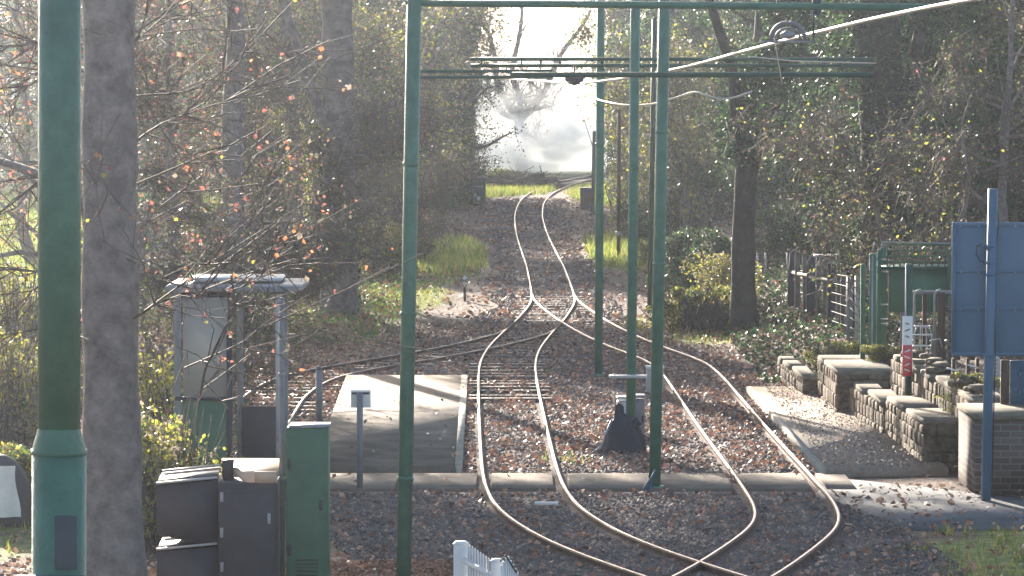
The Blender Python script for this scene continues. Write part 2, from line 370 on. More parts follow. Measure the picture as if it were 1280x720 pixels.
n_ = 5000; gx = R.uniform(3.8, 5.2, n_); gy = R.uniform(48, 60, n_)
k_ = gx < np.interp(gy, [48, 60], [5.2, 4.95]); gx, gy = gx[k_], gy[k_]
tag(MB().leaves(np.stack([gx, gy, np.full(len(gx), .106)], 1), .026, R.choice(3, len(gx), p=[.5, .1, .4]), flat=.93, asp=.9).build('grit', ['gravelly', 'lit1', 'st3']), 'loose grit and leaf crumbs on the right platform', kind='stuff')
tag(stones(30000, 72, 150, .055).build('ballast', ['st1', 'st2', 'st3']), 'distant ballast stones along the single line', kind='stuff')
def litter(n, xr, yr, sz, w):
    x = R.uniform(*xr, n); y = R.uniform(*yr, n)
    d = .5+.5*np.sin(x*2.1+1.3*np.sin(y*.8))*np.sin(y*1.1+x*.6); k = (R.random(n) < w(x, y)*(.35+.65*d)) & ~near_rail(x, y); x, y = x[k], y[k]
    onp = ~clear_of(x, y); z = hgt(x, y)+.03+R.random(len(x))*.03
    z = np.where(onp, .112, z); k2 = ~(onp & (R.random(len(x)) < .975)); x, y, z = x[k2], y[k2], z[k2]
    return MB().leaves(np.stack([x, y, z], 1), sz, R.choice(3, len(x), p=[.5, .25, .25]), flat=.75, asp=.75)
def wl(x, y):
    w = np.full(len(x), .55)
    w = np.where(x < -2.6, .9, w); w = np.where(x > 3.9, .3, w); w = np.where((y > 47) & (x > -.6) & (x < 3.8) & (y < 60), .55, w)
    w = np.where((y < 45.5), .22, w)
    w = np.where((y < 39.2) & (x < -.2+.0*x), 1.0, w)
    w = np.where((x < -9) | (np.abs(x) > 12), .12, w)
    return w
tag(litter(120000, (-9, 9), (36, 76), .072, wl).build('fallen_leaves', ['lit1', 'lit2', 'lit3']), 'carpet of brown fallen autumn leaves around the tracks', kind='stuff')
tag(litter(26000, (-1.9, -.2), (34.5, 39.2), .075, lambda x, y: np.ones(len(x))).build('fallen_leaves', ['lit1', 'lit2', 'lit3']), 'deep drift of sunlit brown leaves in the foreground', kind='stuff')
tag(litter(60000, (-14, 13), (76, 150), .11, wl).build('fallen_leaves', ['lit1', 'lit2', 'lit3']), 'brown leaves scattered beneath the distant trees', kind='stuff')
def grass(n, xr, yr, h, thr):
    x = R.uniform(*xr, n); y = R.uniform(*yr, n); g = grassy(x, y)+.3*(np.sin(x*3+y)*np.sin(y*2.3-x))*.5
    k = (g > thr) & clear_of(x, y) & ~near_rail(x, y); x, y = x[k], y[k]; n = len(x)
    z = hgt(x, y)-.01; hh = h*R.uniform(.4, 1.4, n); a = R.random(n)*6.28; w = hh*.09
    dx, dy = np.cos(a)*w, np.sin(a)*w; lx, ly = R.normal(size=n)*hh*.35, R.normal(size=n)*hh*.35
    V = np.stack([np.stack([x-dx, y-dy, z], 1), np.stack([x+dx, y+dy, z], 1), np.stack([x+lx, y+ly, z+hh], 1)], 1)
    return MB().add(V.reshape(-1, 3), np.arange(n*3).reshape(n, 3), R.choice(2, n, p=[.6, .4]))
tag(grass(90000, (-9, 8.2), (36, 95), .10, .5).build('grass', ['gr1', 'gr2']), 'rough grass tufts beside the tracks', kind='stuff')
tag(grass(110000, (-6, 9), (95, 176), .22, .5).build('grass', ['gr1', 'gr2']), 'sunlit yellow green grass at the far bend', kind='stuff')
tag(grass(50000, (-24, -8), (60, 150), .22, .5).build('grass', ['gr1', 'gr2']), 'bright green field grass beyond the left trees', kind='stuff')

# ------------------------------------------------------------------ platforms and paths
def struct(name, m, label, *a):
    return tag(m.build(name, *a), label, kind='structure')
p = MB(); p.slab([(-2.42, 48.15), (-.68, 48.15), (-.78, 62.6), (-2.6, 62.6)], -.1, .09)
struct('platform', p, 'pale concrete platform beside the left track', 'concrete')
p = MB(); p.slab([(-.69, 48.15), (-.6, 48.15), (-.7, 62.6), (-.79, 62.6)], -.1, .095)
struct('platform_edge', p, 'pale edging stones of the left platform', 'coping')
p = MB(); p.slab([(3.78, 47.9), (5.25, 47.9), (5.0, 60.2), (3.62, 60.2)], -.1, .10)
struct('platform', p, 'gravelly platform in front of the stone walls', 'gravelly')
p = MB(); p.slab([(3.7, 47.9), (3.78, 47.9), (3.62, 60.2), (3.54, 60.2)], -.1, .105)
struct('platform_edge', p, 'pale edging stones of the right platform', 'coping')
# crossing boards between the rails
ra = [np.interp(47, p_[::-1, 1], p_[::-1, 0]) for p_ in (BED[1], BED[2])]
segs = [(-2.45, ra[0]-.53), (ra[0]-.37, ra[0]+.37), (ra[0]+.53, ra[1]-.53), (ra[1]-.37, ra[1]+.37), (ra[1]+.53, 4.0)]
p = MB()
for a, b in segs:
    c = a
    while c < b-.01:
        e = min(c+1.1, b); p.box(((c+e)/2, 47.0, -.03), (e-c-.012, 1.75, .14), bev=.008); c = e
struct('footpath', p, 'flat concrete foot crossing laid across both tracks', 'concrete')
p = MB(); p.slab([G(1040, 600)[:2], G(1120, 608)[:2], G(1290, 628)[:2], G(1420, 640)[:2], G(1420, 668)[:2], G(1290, 664)[:2], G(1135, 662)[:2], G(1075, 640)[:2], G(1020, 620)[:2]][::-1], -.05, .03)
struct('path', p, 'grey paved path leading off right', 'concrete2')

# ------------------------------------------------------------------ poles, gantries, wires
def pole(label, x0, foot, d, dia, xt, yt, m='green', name='overhead_line_pole', collars=(), plate=True, step=None, group='green poles of the overhead line'):
    b = P(x0, foot, d); b[2] = 0 if d > 40 or foot > 720 else b[2]
    if foot > 720: b = P(x0, 700, d); b[2] = 0
    top = P(xt, yt, d) if yt >= 0 else P(xt+(xt-x0)*(-yt)/max(1, 0-0+400), yt, d)
    t = thing(name, label, 'pole', b, group=group); v = top-b
    def at_(z): return v*(z/v[2])
    if step:
        zs = step; a = MB().tube([at_(z) for z in (-.1, zs-.06)], dia*.64, 28).tube([at_(zs-.06), at_(zs+.05)], [dia*.64, dia*.5], 28, cap=False); a.build('sleeve', m, t, True)
        MB().tube([at_(zs+.05), at_(v[2])], dia/2, 28).build('shaft', m, t, True)
        o = MB().tube([at_(zs-.08), at_(zs-.055)], dia*.66, 28); o.build('collar', m, t, True)
    else:
        MB().tube([at_(-.1), v], dia/2, 20).build('shaft', m, t, True)
    for yy in collars:
        z = P(x0, yy, d)[2]; MB().tube([at_(z-.02), at_(z+.02)], dia*.56, 20).build('collar', m, t, True)
    if d > 40:
        MB().tube([(0, 0, -.02), (0, 0, .05)], dia*.85, 16).build('foot', m, t)
    MB().tube([v, v+np.array([0, 0, .05])], [dia*.55, dia*.1], 16).build('cap', m, t)
    return t
t = pole('thick green pole with wider sleeved base in the left foreground', 69, 800, 20, .214, 74, -60, step=P(0, 548, 20)[2])
b = thing_loc = None
MB().box((.07, -.14, P(0, 674, 20)[2]), (.11, .02, .27), bev=.006).build('label_plate', 'slate', t)
MB().box((0, -.145, P(0, 722, 20)[2]), (.36, .03, .06), bev=.01).build('clamp', 'blue', t)
pole('slim green pole standing in the leaf drift behind the picket gate', 504, 800, 37, .137, 516.5, -90, collars=(205, 392, 598))
t2 = pole('dark green pole footed on the concrete crossing between the tracks', 818, 615, 46.3, .138, 830, -70, collars=(165, 330))
t3 = pole('green pole rising behind the black tarpaulin and grey cabinets', 788, 565, 51.0, .125, 794, -70, collars=(210,))
t4 = pole('dark green pole in the ballast between the diverging tracks', 748, 472, 63.4, .13, 751, -60, collars=(180, 340))
pole('thin pole hidden close behind the crossing pole', 812, 384, 82, .1, 818, 24, m='green_dk')
pole('short brown post wearing a grey band near the far grass', 773, 324, 102.5, .1, 774, 138, m='brown', name='timber_post', group=None)
pole('farthest green pole beside the ivy wall at the bend', 741, 268, 134, .13, 743, 165, m='green_dk')
MB().tube([(0, 0, .62), (0, 0, .72)], .07, 12).build('band', 'grey_l', C.objects['timber_post'])
# signal cabinets round the foot of the third pole
def cabinet(px, py0, py1, wpx, d, m, label, cat='cabinet', name='trackside_cabinet', dep=.28, group=None):
    a = G(px, py1); s = F/a[1] if d is None else F/d; dd = a[1] if d is None else d
    z0 = 0 if d is None else P(px, py1, d)[2]; z1 = P(px, py0, dd)[2]; w = wpx/s; loc = P(px, py1, dd); loc[2] = z0
    t = thing(name, label, cat, loc, group=group); hh = z1-z0
    MB().box((0, 0, hh/2-.02), (w, dep, hh-.04), bev=.012).build('body', m, t)
    MB().box((0, -dep/2-.008, hh/2), (w*.84, .012, hh*.82), bev=.004).build('door', m, t)
    h_ = MB().box((w*.3, -dep/2-.024, hh*.5), (.025, .02, .09), bev=.004).build('handle', 'dark', C.objects[-1]); 
    MB().box((0, 0, hh), (w*1.1, dep*1.15, .035), bev=.01).build('lid', m, t)
    return t
cabinet(779, 497, 548, 16, 53.2, 'grey_l', 'narrow pale grey cabinet left of the green pole above the tarpaulin', group='cabinets at the pole foot')
cabinet(799, 495, 550, 13, 53.4, 'grey_m', 'narrower grey cabinet right of the green pole above the tarpaulin', group='cabinets at the pole foot')
t = thing('junction_box', 'pale grey box strapped at waist height behind the crossing pole', 'box', P(819, 490, 46.6))
MB().box((0, .12, .13), (.2, .1, .28), bev=.012).build('body', 'grey_l', t); MB().box((0, .12, .285), (.22, .13, .03), bev=.008).build('lid', 'white', t)
o = tag(MB().box(P(791, 470.5, 50.8), (.6, .22, .03), bev=.006).box(P(768, 471, 50.9), (.05, .05, .08), bev=.01).build('bracket_shelf', 'grey_l'), 'thin pale bracket shelf across the green pole', 'bracket')
# tarpaulin covered heap
k = 26; a = np.linspace(0, 2*math.pi, k, endpoint=False); rings = []
for j, (z, r) in enumerate([(0, .27), (.05, .265), (.15, .24), (.27, .21), (.38, .17), (.45, .12), (.5, .06), (.58, .05), (.62, .02)]):
    rr = r*(1+.10*np.sin(a*5+j*.4)+.06*np.sin(a*9+1)+.04*R.normal(size=k)*(z > 0)); off = -.04*z if z < .5 else -.06
    rings.append(np.stack([np.cos(a)*rr+off, np.sin(a)*rr*.8, np.full(k, z)+.015*np.sin(a*7+j)], 1))
V = np.concatenate(rings); i = np.arange(k); j = (i+1) % k
q = np.concatenate([np.stack([r*k+i, r*k+j, (r+1)*k+j, (r+1)*k+i], 1) for r in range(8)])
t = thing('covered_heap', 'dark blue tarpaulin bundle slumped at the foot of the green pole', 'tarpaulin', G(780, 566), 0)
MB().add(V, [q, np.array([i[::-1], 8*k+i])]).build('tarpaulin', 'bag', t, True)
MB().tube([(-.16, -.08, .42), (-.24, -.14, .25), (-.3, -.2, .08), (-.42, -.22, .015)], .014, 8).build('cord', 'galv', t, True)
MB().tube([(.13, -.02, .33), (.17, -.04, .41), (.21, -.05, .36)], [.05, .055, .03], 10).build('knot', 'bag', t, True)
# small blue cable stub at the crossing pole
o = MB().tube([(0, 0, .0), (.0, 0, .1), (.05, 0, .2), (.1, .02, .3)], [.055, .04, .02, .015], 10).build('cable_stub', 'blue', None, True); o.location = tuple(G(809, 620)); tag(o, 'small blue cable stub curling at the crossing pole foot', 'cable')
o = MB().box((0, 0, 0), (.26, .05, .03), bev=.004).build('white_batten', 'white'); o.location = tuple(G(683, 638)+np.array([0, 0, .08])); tag(o, 'short white batten lying flat on the near ballast', 'batten')

def beam(label, d, x0, x1, rows, r, spacers, m='green', y2=None):
    a = P(x0, rows[0], d); t = thing('gantry_beam', label, 'gantry', a)
    for kk, yy in enumerate(rows):
        A = P(x0, yy, d)-a; B = P(x1, yy+(y2 or 0), d)-a
        MB().tube([A, B], r, 12).build('tube', m, t, True)
    if len(rows) > 1:
        for sx in spacers:
            A = P(sx, rows[0], d)-a; B = P(sx, rows[-1], d)-a; MB().tube([A, B], r*.6, 8).build('spacer', m, t)
    return t
beam('nearest green gantry tube crossing the very top of the view', 37.0, 508, 1165, [3.5], .034, [], y2=6)
b1 = beam('twin tube dark green gantry spanning above the diverging tracks', 63.2, 588, 1092, [74, 82], .03, [602, 652, 676, 700, 752, 850, 950, 1050], 'green_dk')
b2 = beam('single tube gantry fixed to the crossing pole', 46.1, 640, 1092, [93.5], .032, [], 'green_dk')
b3 = beam('short twin tube arm reaching right from the slim near pole', 60, 524, 690, [89, 96.5], .026, [560, 602, 640, 676], 'green_dk')
def insulator(px, py, d, label, s=1.0):
    t = thing('insulator', label, 'insulator', P(px, py, d), group='insulators hung from the gantries')
    MB().tube([(0, 0, .22*s), (0, 0, .06*s)], .012*s, 8).build('rod', 'dark', t)
    MB().tube([(0, 0, .09*s), (0, 0, .06*s), (0, 0, .0), (0, 0, -.05*s)], [.05*s, .13*s, .12*s, .01], 14).build('bell', 'dark', t)
insulator(718, 102, 63, 'dark bell insulator hung over the smoke with the white wire leaving it', 1.2)
insulator(651, 96, 63, 'small dark insulator hanging furthest left above the bare tree', .6)
insulator(684, 92, 63, 'small dark insulator standing between two gantry spacers', .5)
# curved ear hanger
t = thing('wire_hanger', 'pale curved metal ear clamped over the white contact wire', 'hanger', P(985, 46, 37))
an = np.linspace(0, math.pi, 14)
MB().tube([(-.155*math.cos(q_), 0, -.02+.15*math.sin(q_)) for q_ in an], .022, 8).build('arch', 'grey_m', t, True)
MB().tube([(-.115*math.cos(q_), .01, -.02+.1*math.sin(q_)) for q_ in an], .012, 8).build('inner_arch', 'grey_m', t, True)
MB().tube([(0, 0, .06), (0, 0, .03), (0, 0, .0), (0, 0, -.02)], [.02, .075, .07, .015], 14).build('bell', 'galv', t, True)
MB().box((.0, 0, -.045), (.5, .03, .02)).build('bar', 'galv', t)
MB().tube([(.235, 0, -.04), (.235, 0, .42)], .012, 8).box((.27, 0, .3), (.06, .04, .2), bev=.01).build('drop_plate', 'slate', t)
def wire(name, label, pts, r):
    q = spline([P(*p_) for p_ in pts], .5); return tag(MB().tube(q, r, 8).build(name, 'wire', None, True), label, 'wire')
wire('contact_wire', 'thick pale contact wire sweeping up to the top right', [(560, 96, 110), (640, 99, 90), (712, 104, 66), (742, 102.5, 60), (800, 95, 54), (860, 83, 49), (920, 67, 44), (980, 51, 40), (1040, 36, 37.5), (1100, 22, 35), (1200, 2, 31.5), (1340, -20, 27)], .0185)
wire('slack_cable', 'thin slack white cable looping below the gantries', [(741, 121, 62), (752, 126, 60), (780, 131, 56), (815, 130, 50), (845, 122, 49), (868, 115, 48.5), (880, 118, 48.3), (900, 124, 48.2), (922, 121, 48.1), (940, 114, 48)], .013)
wire('hanging_cable', 'thin grey cable drooping beside the ivy trunk', [(968, 48, 37.2), (975, 90, 37.3), (978, 106, 37.4)], .005)
wire('side_cable', 'thin grey cable running level across the dark ivy', [(935, 70, 60), (990, 76, 61), (1095, 79, 63.2)], .008)

# ------------------------------------------------------------------ END marker
base = G(581, 376); t = thing('end_marker', 'small white diamond END sign on a short post left of the junction', 'sign', base)
s = F/base[1]; MB().box((0, 0, .13), (.05, .05, .3)).build('post', 'brown', t)
w, h = 5.6/s, 9.6/s; zc = P(582, 351, base[1])[2]
MB().add([(-w, -.03, zc), (0, -.03, zc-h), (w, -.03, zc), (0, -.03, zc+h), (-w, -.015, zc), (0, -.015, zc-h), (w, -.015, zc), (0, -.015, zc+h)], [np.array([[0, 1, 2, 3], [7, 6, 5, 4], [0, 4, 5, 1], [1, 5, 6, 2], [2, 6, 7, 3], [3, 7, 4, 0]])]).build('border', 'dark', t)
e = .86; pl = MB().add([(-w*e, -.036, zc), (0, -.036, zc-h*e), (w*e, -.036, zc), (0, -.036, zc+h*e), (-w*e, -.031, zc), (0, -.031, zc-h*e), (w*e, -.031, zc), (0, -.031, zc+h*e)], [np.array([[0, 1, 2, 3], [7, 6, 5, 4], [0, 4, 5, 1], [1, 5, 6, 2], [2, 6, 7, 3], [3, 7, 4, 0]])]).build('face', 'white', t)
def text(body, size, loc, m, parent, rot=(math.pi/2, 0, 0), name='lettering', offx=0, bold=.0):
    cu = bpy.data.curves.new(name, 'FONT'); cu.body = body; cu.size = size; cu.align_x = 'CENTER'; cu.align_y = 'CENTER'; cu.extrude = .001; cu.offset = bold
    o = bpy.data.objects.new(name, cu); C.objects.link(o); o.data.materials.append(M[m]); o.location = loc; o.rotation_euler = rot
    bpy.context.view_layer.update(); me = bpy.data.meshes.new_from_object(o.evaluated_get(bpy.context.evaluated_depsgraph_get())); q = bpy.data.objects.new(name, me); C.objects.link(q); q.location = loc; q.rotation_euler = rot; q.parent = parent; bpy.data.objects.remove(o); bpy.data.curves.remove(cu)
text('END', .085, (0, -.0385, zc), 'dark', t, bold=.004)

# sign seen from behind on the platform + thin posts
base = G(450, 614, .0); t = thing('platform_sign', 'small white square plate on a grey post at the platform end', 'sign', base)
s = F/base[1]; z0 = P(450, 488, base[1])[2]; z1 = P(450, 510, base[1])[2]
MB().tube([(0, 0, -.05), (0, 0, z0-.02)], 4/s, 14).build('post', 'grey_m', t, True)
MB().box((.01, .045, (z0+z1)/2), (25/s, .012, z0-z1), bev=.004).build('plate', 'white', t)
MB().box((.01, .03, z0-.035), (22/s, .03, .02)).build('bracket', 'dark', t)
t = thing('steel_post', 'bare dark grey post left of the platform sign by the siding', 'post', G(399, 535))
MB().tube([(0, 0, -.05), (0, 0, .82)], .045, 12).build('shaft', 'grey_m', t, True); MB().tube([(0, 0, .82), (0, 0, .85)], [.05, .02], 12).build('cap', 'grey_m', t)

# ------------------------------------------------------------------ shelter
d0 = 44.0; s = F/d0; X0 = lambda px: (px-640)/s
zt = P(0, 361, d0)[2]; t = thing('tram_shelter', 'open fronted tram shelter with flat pale roof and green lower panels', 'shelter', (X0(284), d0, 0))
cx = X0(284)
MB().box((X0(292)-cx, .75, zt-.0), (170/s, 1.75, .065), bev=.01).build('roof', 'grey_m', t); rf = C.objects[-1]
MB().box((X0(290)-cx, .9, zt+.075), (120/s, 1.0, .035), bev=.01).build('roof_cap', 'grey_l', rf)
for px, yy in ((221, 0), (348, 0), (224, 1.45), (346, 1.45), (288, 1.45)):
    MB().box((X0(px)-cx, yy, (zt-.05)/2), (.07, .07, zt-.05), bev=.006).build('post', 'grey_m' if px != 348 else 'galv', t)
MB().box((X0(256)-cx, .03, zt-.075), (.55, .03, .06)).build('fascia', 'dark', t)
gl, nt, b_ = nodes('dusty_glass'); b_.inputs['Base Color'].default_value = (.38, .37, .36, 1); b_.inputs['Roughness'].default_value = .35; b_.inputs['Alpha'].default_value = .72; M['glass'] = gl
zg0, zg1 = P(0, 498, d0)[2], P(0, 372, d0)[2]
MB().box((X0(256)-cx, 0, (zg0+zg1)/2), (56/s, .012, zg1-zg0)).build('window_pane', 'glass', t)
MB().box((X0(256)-cx, 0, zg0/2+.02), (58/s, .03, zg0-.06), bev=.004).build('lower_panel', 'green_pan', t)
MB().box((X0(286)-cx, 0, zg0/2+.35), (.06, .05, zg0+.7)).build('mullion', 'dark', t)
MB().box((X0(250)-cx, -.03, zg0), (64/s, .05, .04)).build('sill', 'dark', t)
MB().box((X0(318)-cx, 1.43, .55), (58/s, .03, 1.0), bev=.004).build('back_panel', 'dark', t)
MB().box((X0(318)-cx, 1.15, .45), (56/s, .4, .05), bev=.008).build('seat', 'brown', t)
MB().box((X0(216)-cx, .75, .6), (.03, 1.4, 1.1), bev=.004).build('side_panel', 'green_pan', t)

# ------------------------------------------------------------------ foreground boxes, d = 37
d1 = 37.0; s = F/d1; X1 = lambda px: (px-640)/s; Z1 = lambda py: P(0, py, d1)[2]
t = thing('display_cabinet', 'tall dark brown cabinet with its sunlit inside coloured as a pale flap on top', 'cabinet', (X1(310), d1, 0)); zt = Z1(600)
MB().box((0, 0, zt/2), (73/s, .5, zt), bev=.012).build('body', 'dark', t)
MB().box((0, -.265, zt/2-.02), (64/s, .02, zt*.9), bev=.005).build('door', 'dark', t)
MB().add([(-.27, .24, Z1(576)), (.27, .24, Z1(576)), (.27, -.22, Z1(600)), (.0, -.22, Z1(600)), (-.27, .24, Z1(576)-.03), (.27, .24, Z1(576)-.03), (.27, -.22, Z1(600)-.03), (.0, -.22, Z1(600)-.03)],
         [np.array([[3, 2, 1, 0], [4, 5, 6, 7], [0, 1, 5, 4], [1, 2, 6, 5], [2, 3, 7, 6], [3, 0, 4, 7]])]).build('sunlit_flap', 'tan', t)  # sunlit inside of the box, put into colour and shape
MB().box((.17, -.29, Z1(592)), (.2, .03, .1)).build('leaflet', 'tan', t)  # small box in the same tan as the sunlit patch
MB().box((-.2, .1, zt+.09), (.1, .2, .18)).build('upstand', 'dark', t)
for z in (.3, .62, .95): MB().box((-.235, -.28, z), (.03, .02, .09), bev=.004).build('hinge', 'galv', t)
MB().box((.2, -.285, .75), (.035, .025, .1), bev=.006).build('lock', 'galv', t)
t = thing('hopper_bin', 'two tier dark bin whose pale edged lids slope beside the brown cabinet', 'bin', (X1(234), d1, 0))
for yt, yb, nm in ((602, 665, 'upper_tray'), (684, 760, 'lower_tray')):
    z0, z1 = Z1(yb), Z1(yt); w = 76/s
    V = [(-w/2, -.2, z0+.0), (w/2, -.2, z0-.12), (w/2, -.2, z1+.055), (-w/2, -.2, z1), (-w/2, .2, z0), (w/2, .2, z0-.12), (w/2, .2, z1+.055), (-w/2, .2, z1)]
    o = MB().add(V, [np.array([[0, 1, 2, 3], [7, 6, 5, 4], [0, 4, 5, 1], [1, 5, 6, 2], [2, 6, 7, 3], [3, 7, 4, 0]])]).build(nm, 'dark', t)
    MB().tube([(-w/2, -.21, z1+.005), (w/2, -.21, z1+.06)], .012, 8).build('lid_edge', 'grey_l', o); MB().tube([(-w/2+.02, .2, z1+.08), (w/2, .2, z1+.135)], .01, 8).build('lid_edge', 'grey_l', o)
    MB().add([(-w/2, -.2, z1+.002), (w/2, -.2, z1+.057), (w/2, .2, z1+.12), (-w/2+.02, .2, z1+.065), (-w/2, -.2, z1-.02), (w/2, -.2, z1+.03), (w/2, .2, z1+.09), (-w/2+.02, .2, z1+.04)], [np.array([[0, 1, 2, 3], [7, 6, 5, 4], [0, 4, 5, 1], [1, 5, 6, 2], [2, 6, 7, 3], [3, 7, 4, 0]])]).build('lid', 'dark', o)
MB().box((.02, .1, Z1(700)/2+.1), (.1, .1, Z1(700))).build('leg', 'dark', t)
t = thing('relay_cabinet', 'tall plain green cabinet beside the platform sign', 'cabinet', (X1(384), d1, 0)); zt = Z1(533)
MB().box((0, 0, zt/2), (53/s, .42, zt), bev=.015).build('body', 'green_pan', t)
MB().box((0, -.215, zt/2), (46/s, .012, zt*.93), bev=.004).build('door', 'green_pan', t); MB().box((.13, -.232, zt*.55), (.03, .025, .1), bev=.005).build('handle', 'dark', C.objects[-1])
MB().box((.02, 0, zt+.012), (50/s, .42, .02)).build('lid', 'galv', t)
for z in (.45, 1.25): MB().box((-.165, -.225, z), (.025, .02, .1), bev=.004).build('hinge', 'dark', t)
for k_ in range(5): MB().box((0, -.224, .22+k_*.035), (.2, .012, .012), rx=.4).build('louvre', 'green_dk', t)
t = thing('signal_post', 'thin grey post rising between the brown and green cabinets', 'post', (X1(351.5), d1, 0))
MB().tube([(0, 0, -.05), (0, 0, Z1(380))], .026, 10).build('shaft', 'grey_m', t, True); MB().tube([(.0, 0, Z1(380)), (0, 0, Z1(372))], [.04, .015], 10).build('cap', 'grey_m', t)
for z in (Z1(600), Z1(470)): MB().tube([(0, 0, z), (0, 0, z+.03)], .034, 10).build('band', 'galv', t)

# white picket gate
d2 = 33.0; s = F/d2
t = thing('picket_gate', 'white painted picket gate peeping up at the bottom edge', 'gate', tuple(P(600, 700, d2)[:2])+(0,))
L = lambda px, py, dd: P(px, py, dd)-np.array([t.location[0], t.location[1], 0])
for px, py, w in ((576, 680, .12), (621, 702, .1)):
    q = L(px, py, d2-(px-576)*.012); MB().box((q[0], q[1], q[2]/2), (w, .1, q[2]), bev=.008).box((q[0], q[1], q[2]+.012), (w*1.1, .11, .025), taper=.6).build('gate_post', 'white', t)
for kk in range(8):
    u = kk/7; q = L(587+u*24, 683+u*17, d2-.15-u*.35); MB().box((q[0], q[1], q[2]/2), (.018, .03, q[2])).box((q[0], q[1], q[2]+.008), (.018, .03, .02), taper=.3).build('picket', 'white', t)
q0 = L(580, 700, d2-.1); q1 = L(618, 722, d2-.55); MB().tube([q0, q1], .03, 4).build('rail', 'white', t)
for kk in range(8):
    u = kk/7; pk = 692+abs(u-.38)*34; q = L(627+u*20, pk+2, d2-.7); MB().box((q[0], q[1], q[2]/2), (.016, .025, q[2])).build('picket', 'white', t)
MB().tube([L(625, 702, d2-.72), L(632, 694, d2-.72), L(646, 716, d2-.72)], .008, 6).build('top_strap', 'dark', t)

# draped object at the left edge
t = thing('draped_stone', 'dark rounded boulder half covered by a white sheet at the left edge', 'boulder', G(2, 655)); bs = F/t.location[1]
th = np.linspace(0, math.pi/2, 8); ph = np.linspace(0, 2*math.pi, 20, endpoint=False)
V = [((.36+.03*math.sin(4*p_))*math.cos(p_)*math.sin(a_) , (.3)*math.sin(p_)*math.sin(a_), .75*math.cos(a_)) for a_ in th[1:] for p_ in ph]+[(0, 0, .76)]
i = np.arange(20); j = (i+1) % 20; q = np.concatenate([np.stack([r*20+i, (r+1)*20+i, (r+1)*20+j, r*20+j], 1) for r in range(6)])
MB().add(V, [q, np.array([[140, a_, (a_+1) % 20] for a_ in range(20)])]).build('boulder', 'dark', t, True)
pts = [[(x+.02*math.sin(z*9), -.33-.05*math.sin(x*25)*(1-z)-.1*(1-z)+.0, z) for x in np.linspace(-.12-.22*(1-z/.66), .2+.05*(1-z/.66), 10)] for z in np.linspace(.66, .12, 8)]
pv = np.array(pts).reshape(-1, 3); pb = pv+np.array([0, .02, 0]); ii = (np.arange(7)[:, None]*10+np.arange(9)[None]).ravel(); fr = np.stack([ii, ii+10, ii+11, ii+1], 1)
MB().add(np.vstack([pv, pb]), [fr, (fr+80)[:, ::-1]]).build('sheet', 'cloth', t, True)

# ------------------------------------------------------------------ right hand side: walls, sign, shed
def wall(label, poly, z0, z1, cap=True, name='stone_wall', m='stone', cm='cap', group=None):
    c = np.mean(np.array(poly), 0); t = thing(name, label, 'wall', (c[0], c[1], 0), group=group)
    L = [(p_[0]-c[0], p_[1]-c[1]) for p_ in poly]
    mb = MB()
    if m == 'stone':
        cc = np.mean(np.array(L), 0); mb.slab([tuple(cc+(np.array(p_)-cc)*[max(.1, 1-.09/(abs(p_[0]-cc[0])+.01)), 1-.06/(abs(p_[1]-cc[1])+.01)]) for p_ in L], z0-.1, z1-.06)
        for e in range(len(L)):
            A_, B_ = np.array(L[e]), np.array(L[(e+1) % len(L)]); ln_ = np.linalg.norm(B_-A_); an_ = math.atan2(*(B_-A_)[::-1]); z = z0-.02
            nrm = np.array([(B_-A_)[1], -(B_-A_)[0]])/ln_
            while z < z1-.08:
                hh = min(random.uniform(.09, .2), z1-.05-z); u = 0
                while u < ln_:
                    w_ = min(random.uniform(.12, .42), ln_-u+.02); c_ = A_+(B_-A_)*(u+w_/2)/ln_-nrm*(.04+random.uniform(-.008, .012))
                    mb.box((c_[0], c_[1], z+hh/2), (w_*.97, .12, hh*.96), rz=an_+random.uniform(-.06, .06), ry=random.uniform(-.05, .05), bev=.018); u += w_
                z += hh
    else: mb.slab(L, z0, z1-.05)
    mb.build('masonry', m, t)
    if cap and m == 'stone':
        mb = MB(); ya, yb = min(p_[1] for p_ in L), max(p_[1] for p_ in L); y_ = ya
        def xr(yy): a_ = np.interp(yy, [ya, yb], [L[0][0], L[3][0]]); b_ = np.interp(yy, [ya, yb], [L[1][0], L[2][0]]); return a_, b_
        while y_ < yb-.05:
            st_ = min(random.uniform(1.1, 2.1), yb-y_); xa, xb = xr(y_+st_/2)
            mb.box(((xa+xb)/2+random.uniform(-.015, .015), y_+st_/2, z1-.03+random.uniform(-.006, .006)), (xb-xa+.03, st_*.995, .075), rz=random.uniform(-.02, .02), rx=random.uniform(-.02, .02), bev=.022); y_ += st_
        mb.build('coping', cm, t)
    elif cap: MB().slab([(a*1.0+.0+np.sign(a)*.02, b_+np.sign(b_)*.02) for a, b_ in L], z1-.052, z1).build('coping', cm, t)
    return t
wall('square stone block nearest the path with a dark end face', [(5.02, 48.6), (5.52, 48.6), (5.5, 52.4), (4.93, 52.4)], 0, .6)
wall('low rough stone wall running back from the end block', [(4.9, 52.45), (5.2, 52.45), (5.02, 55.6), (4.72, 55.6)], 0, .52)
wall('second square stone block under the green corner post', [(4.55, 55.7), (5.35, 55.7), (5.3, 58.6), (4.5, 58.6)], 0, .68)
wall('farthest low kerb wall beside the leafy bank', [(4.3, 58.7), (4.5, 58.7), (4.4, 62.5), (4.18, 62.5)], 0, .38)
wall('taller rubble wall stepping up behind the blocks to the ferns', [(5.54, 47.6), (5.95, 47.6), (5.62, 55), (5.24, 55)], 0, .95, cap=True)
wall('brick plinth at the right edge behind the signpost', [(5.3, 45.6), (6.6, 45.6), (6.6, 47.3), (5.3, 47.3)], 0, .93, name='brick_plinth', m='brick')
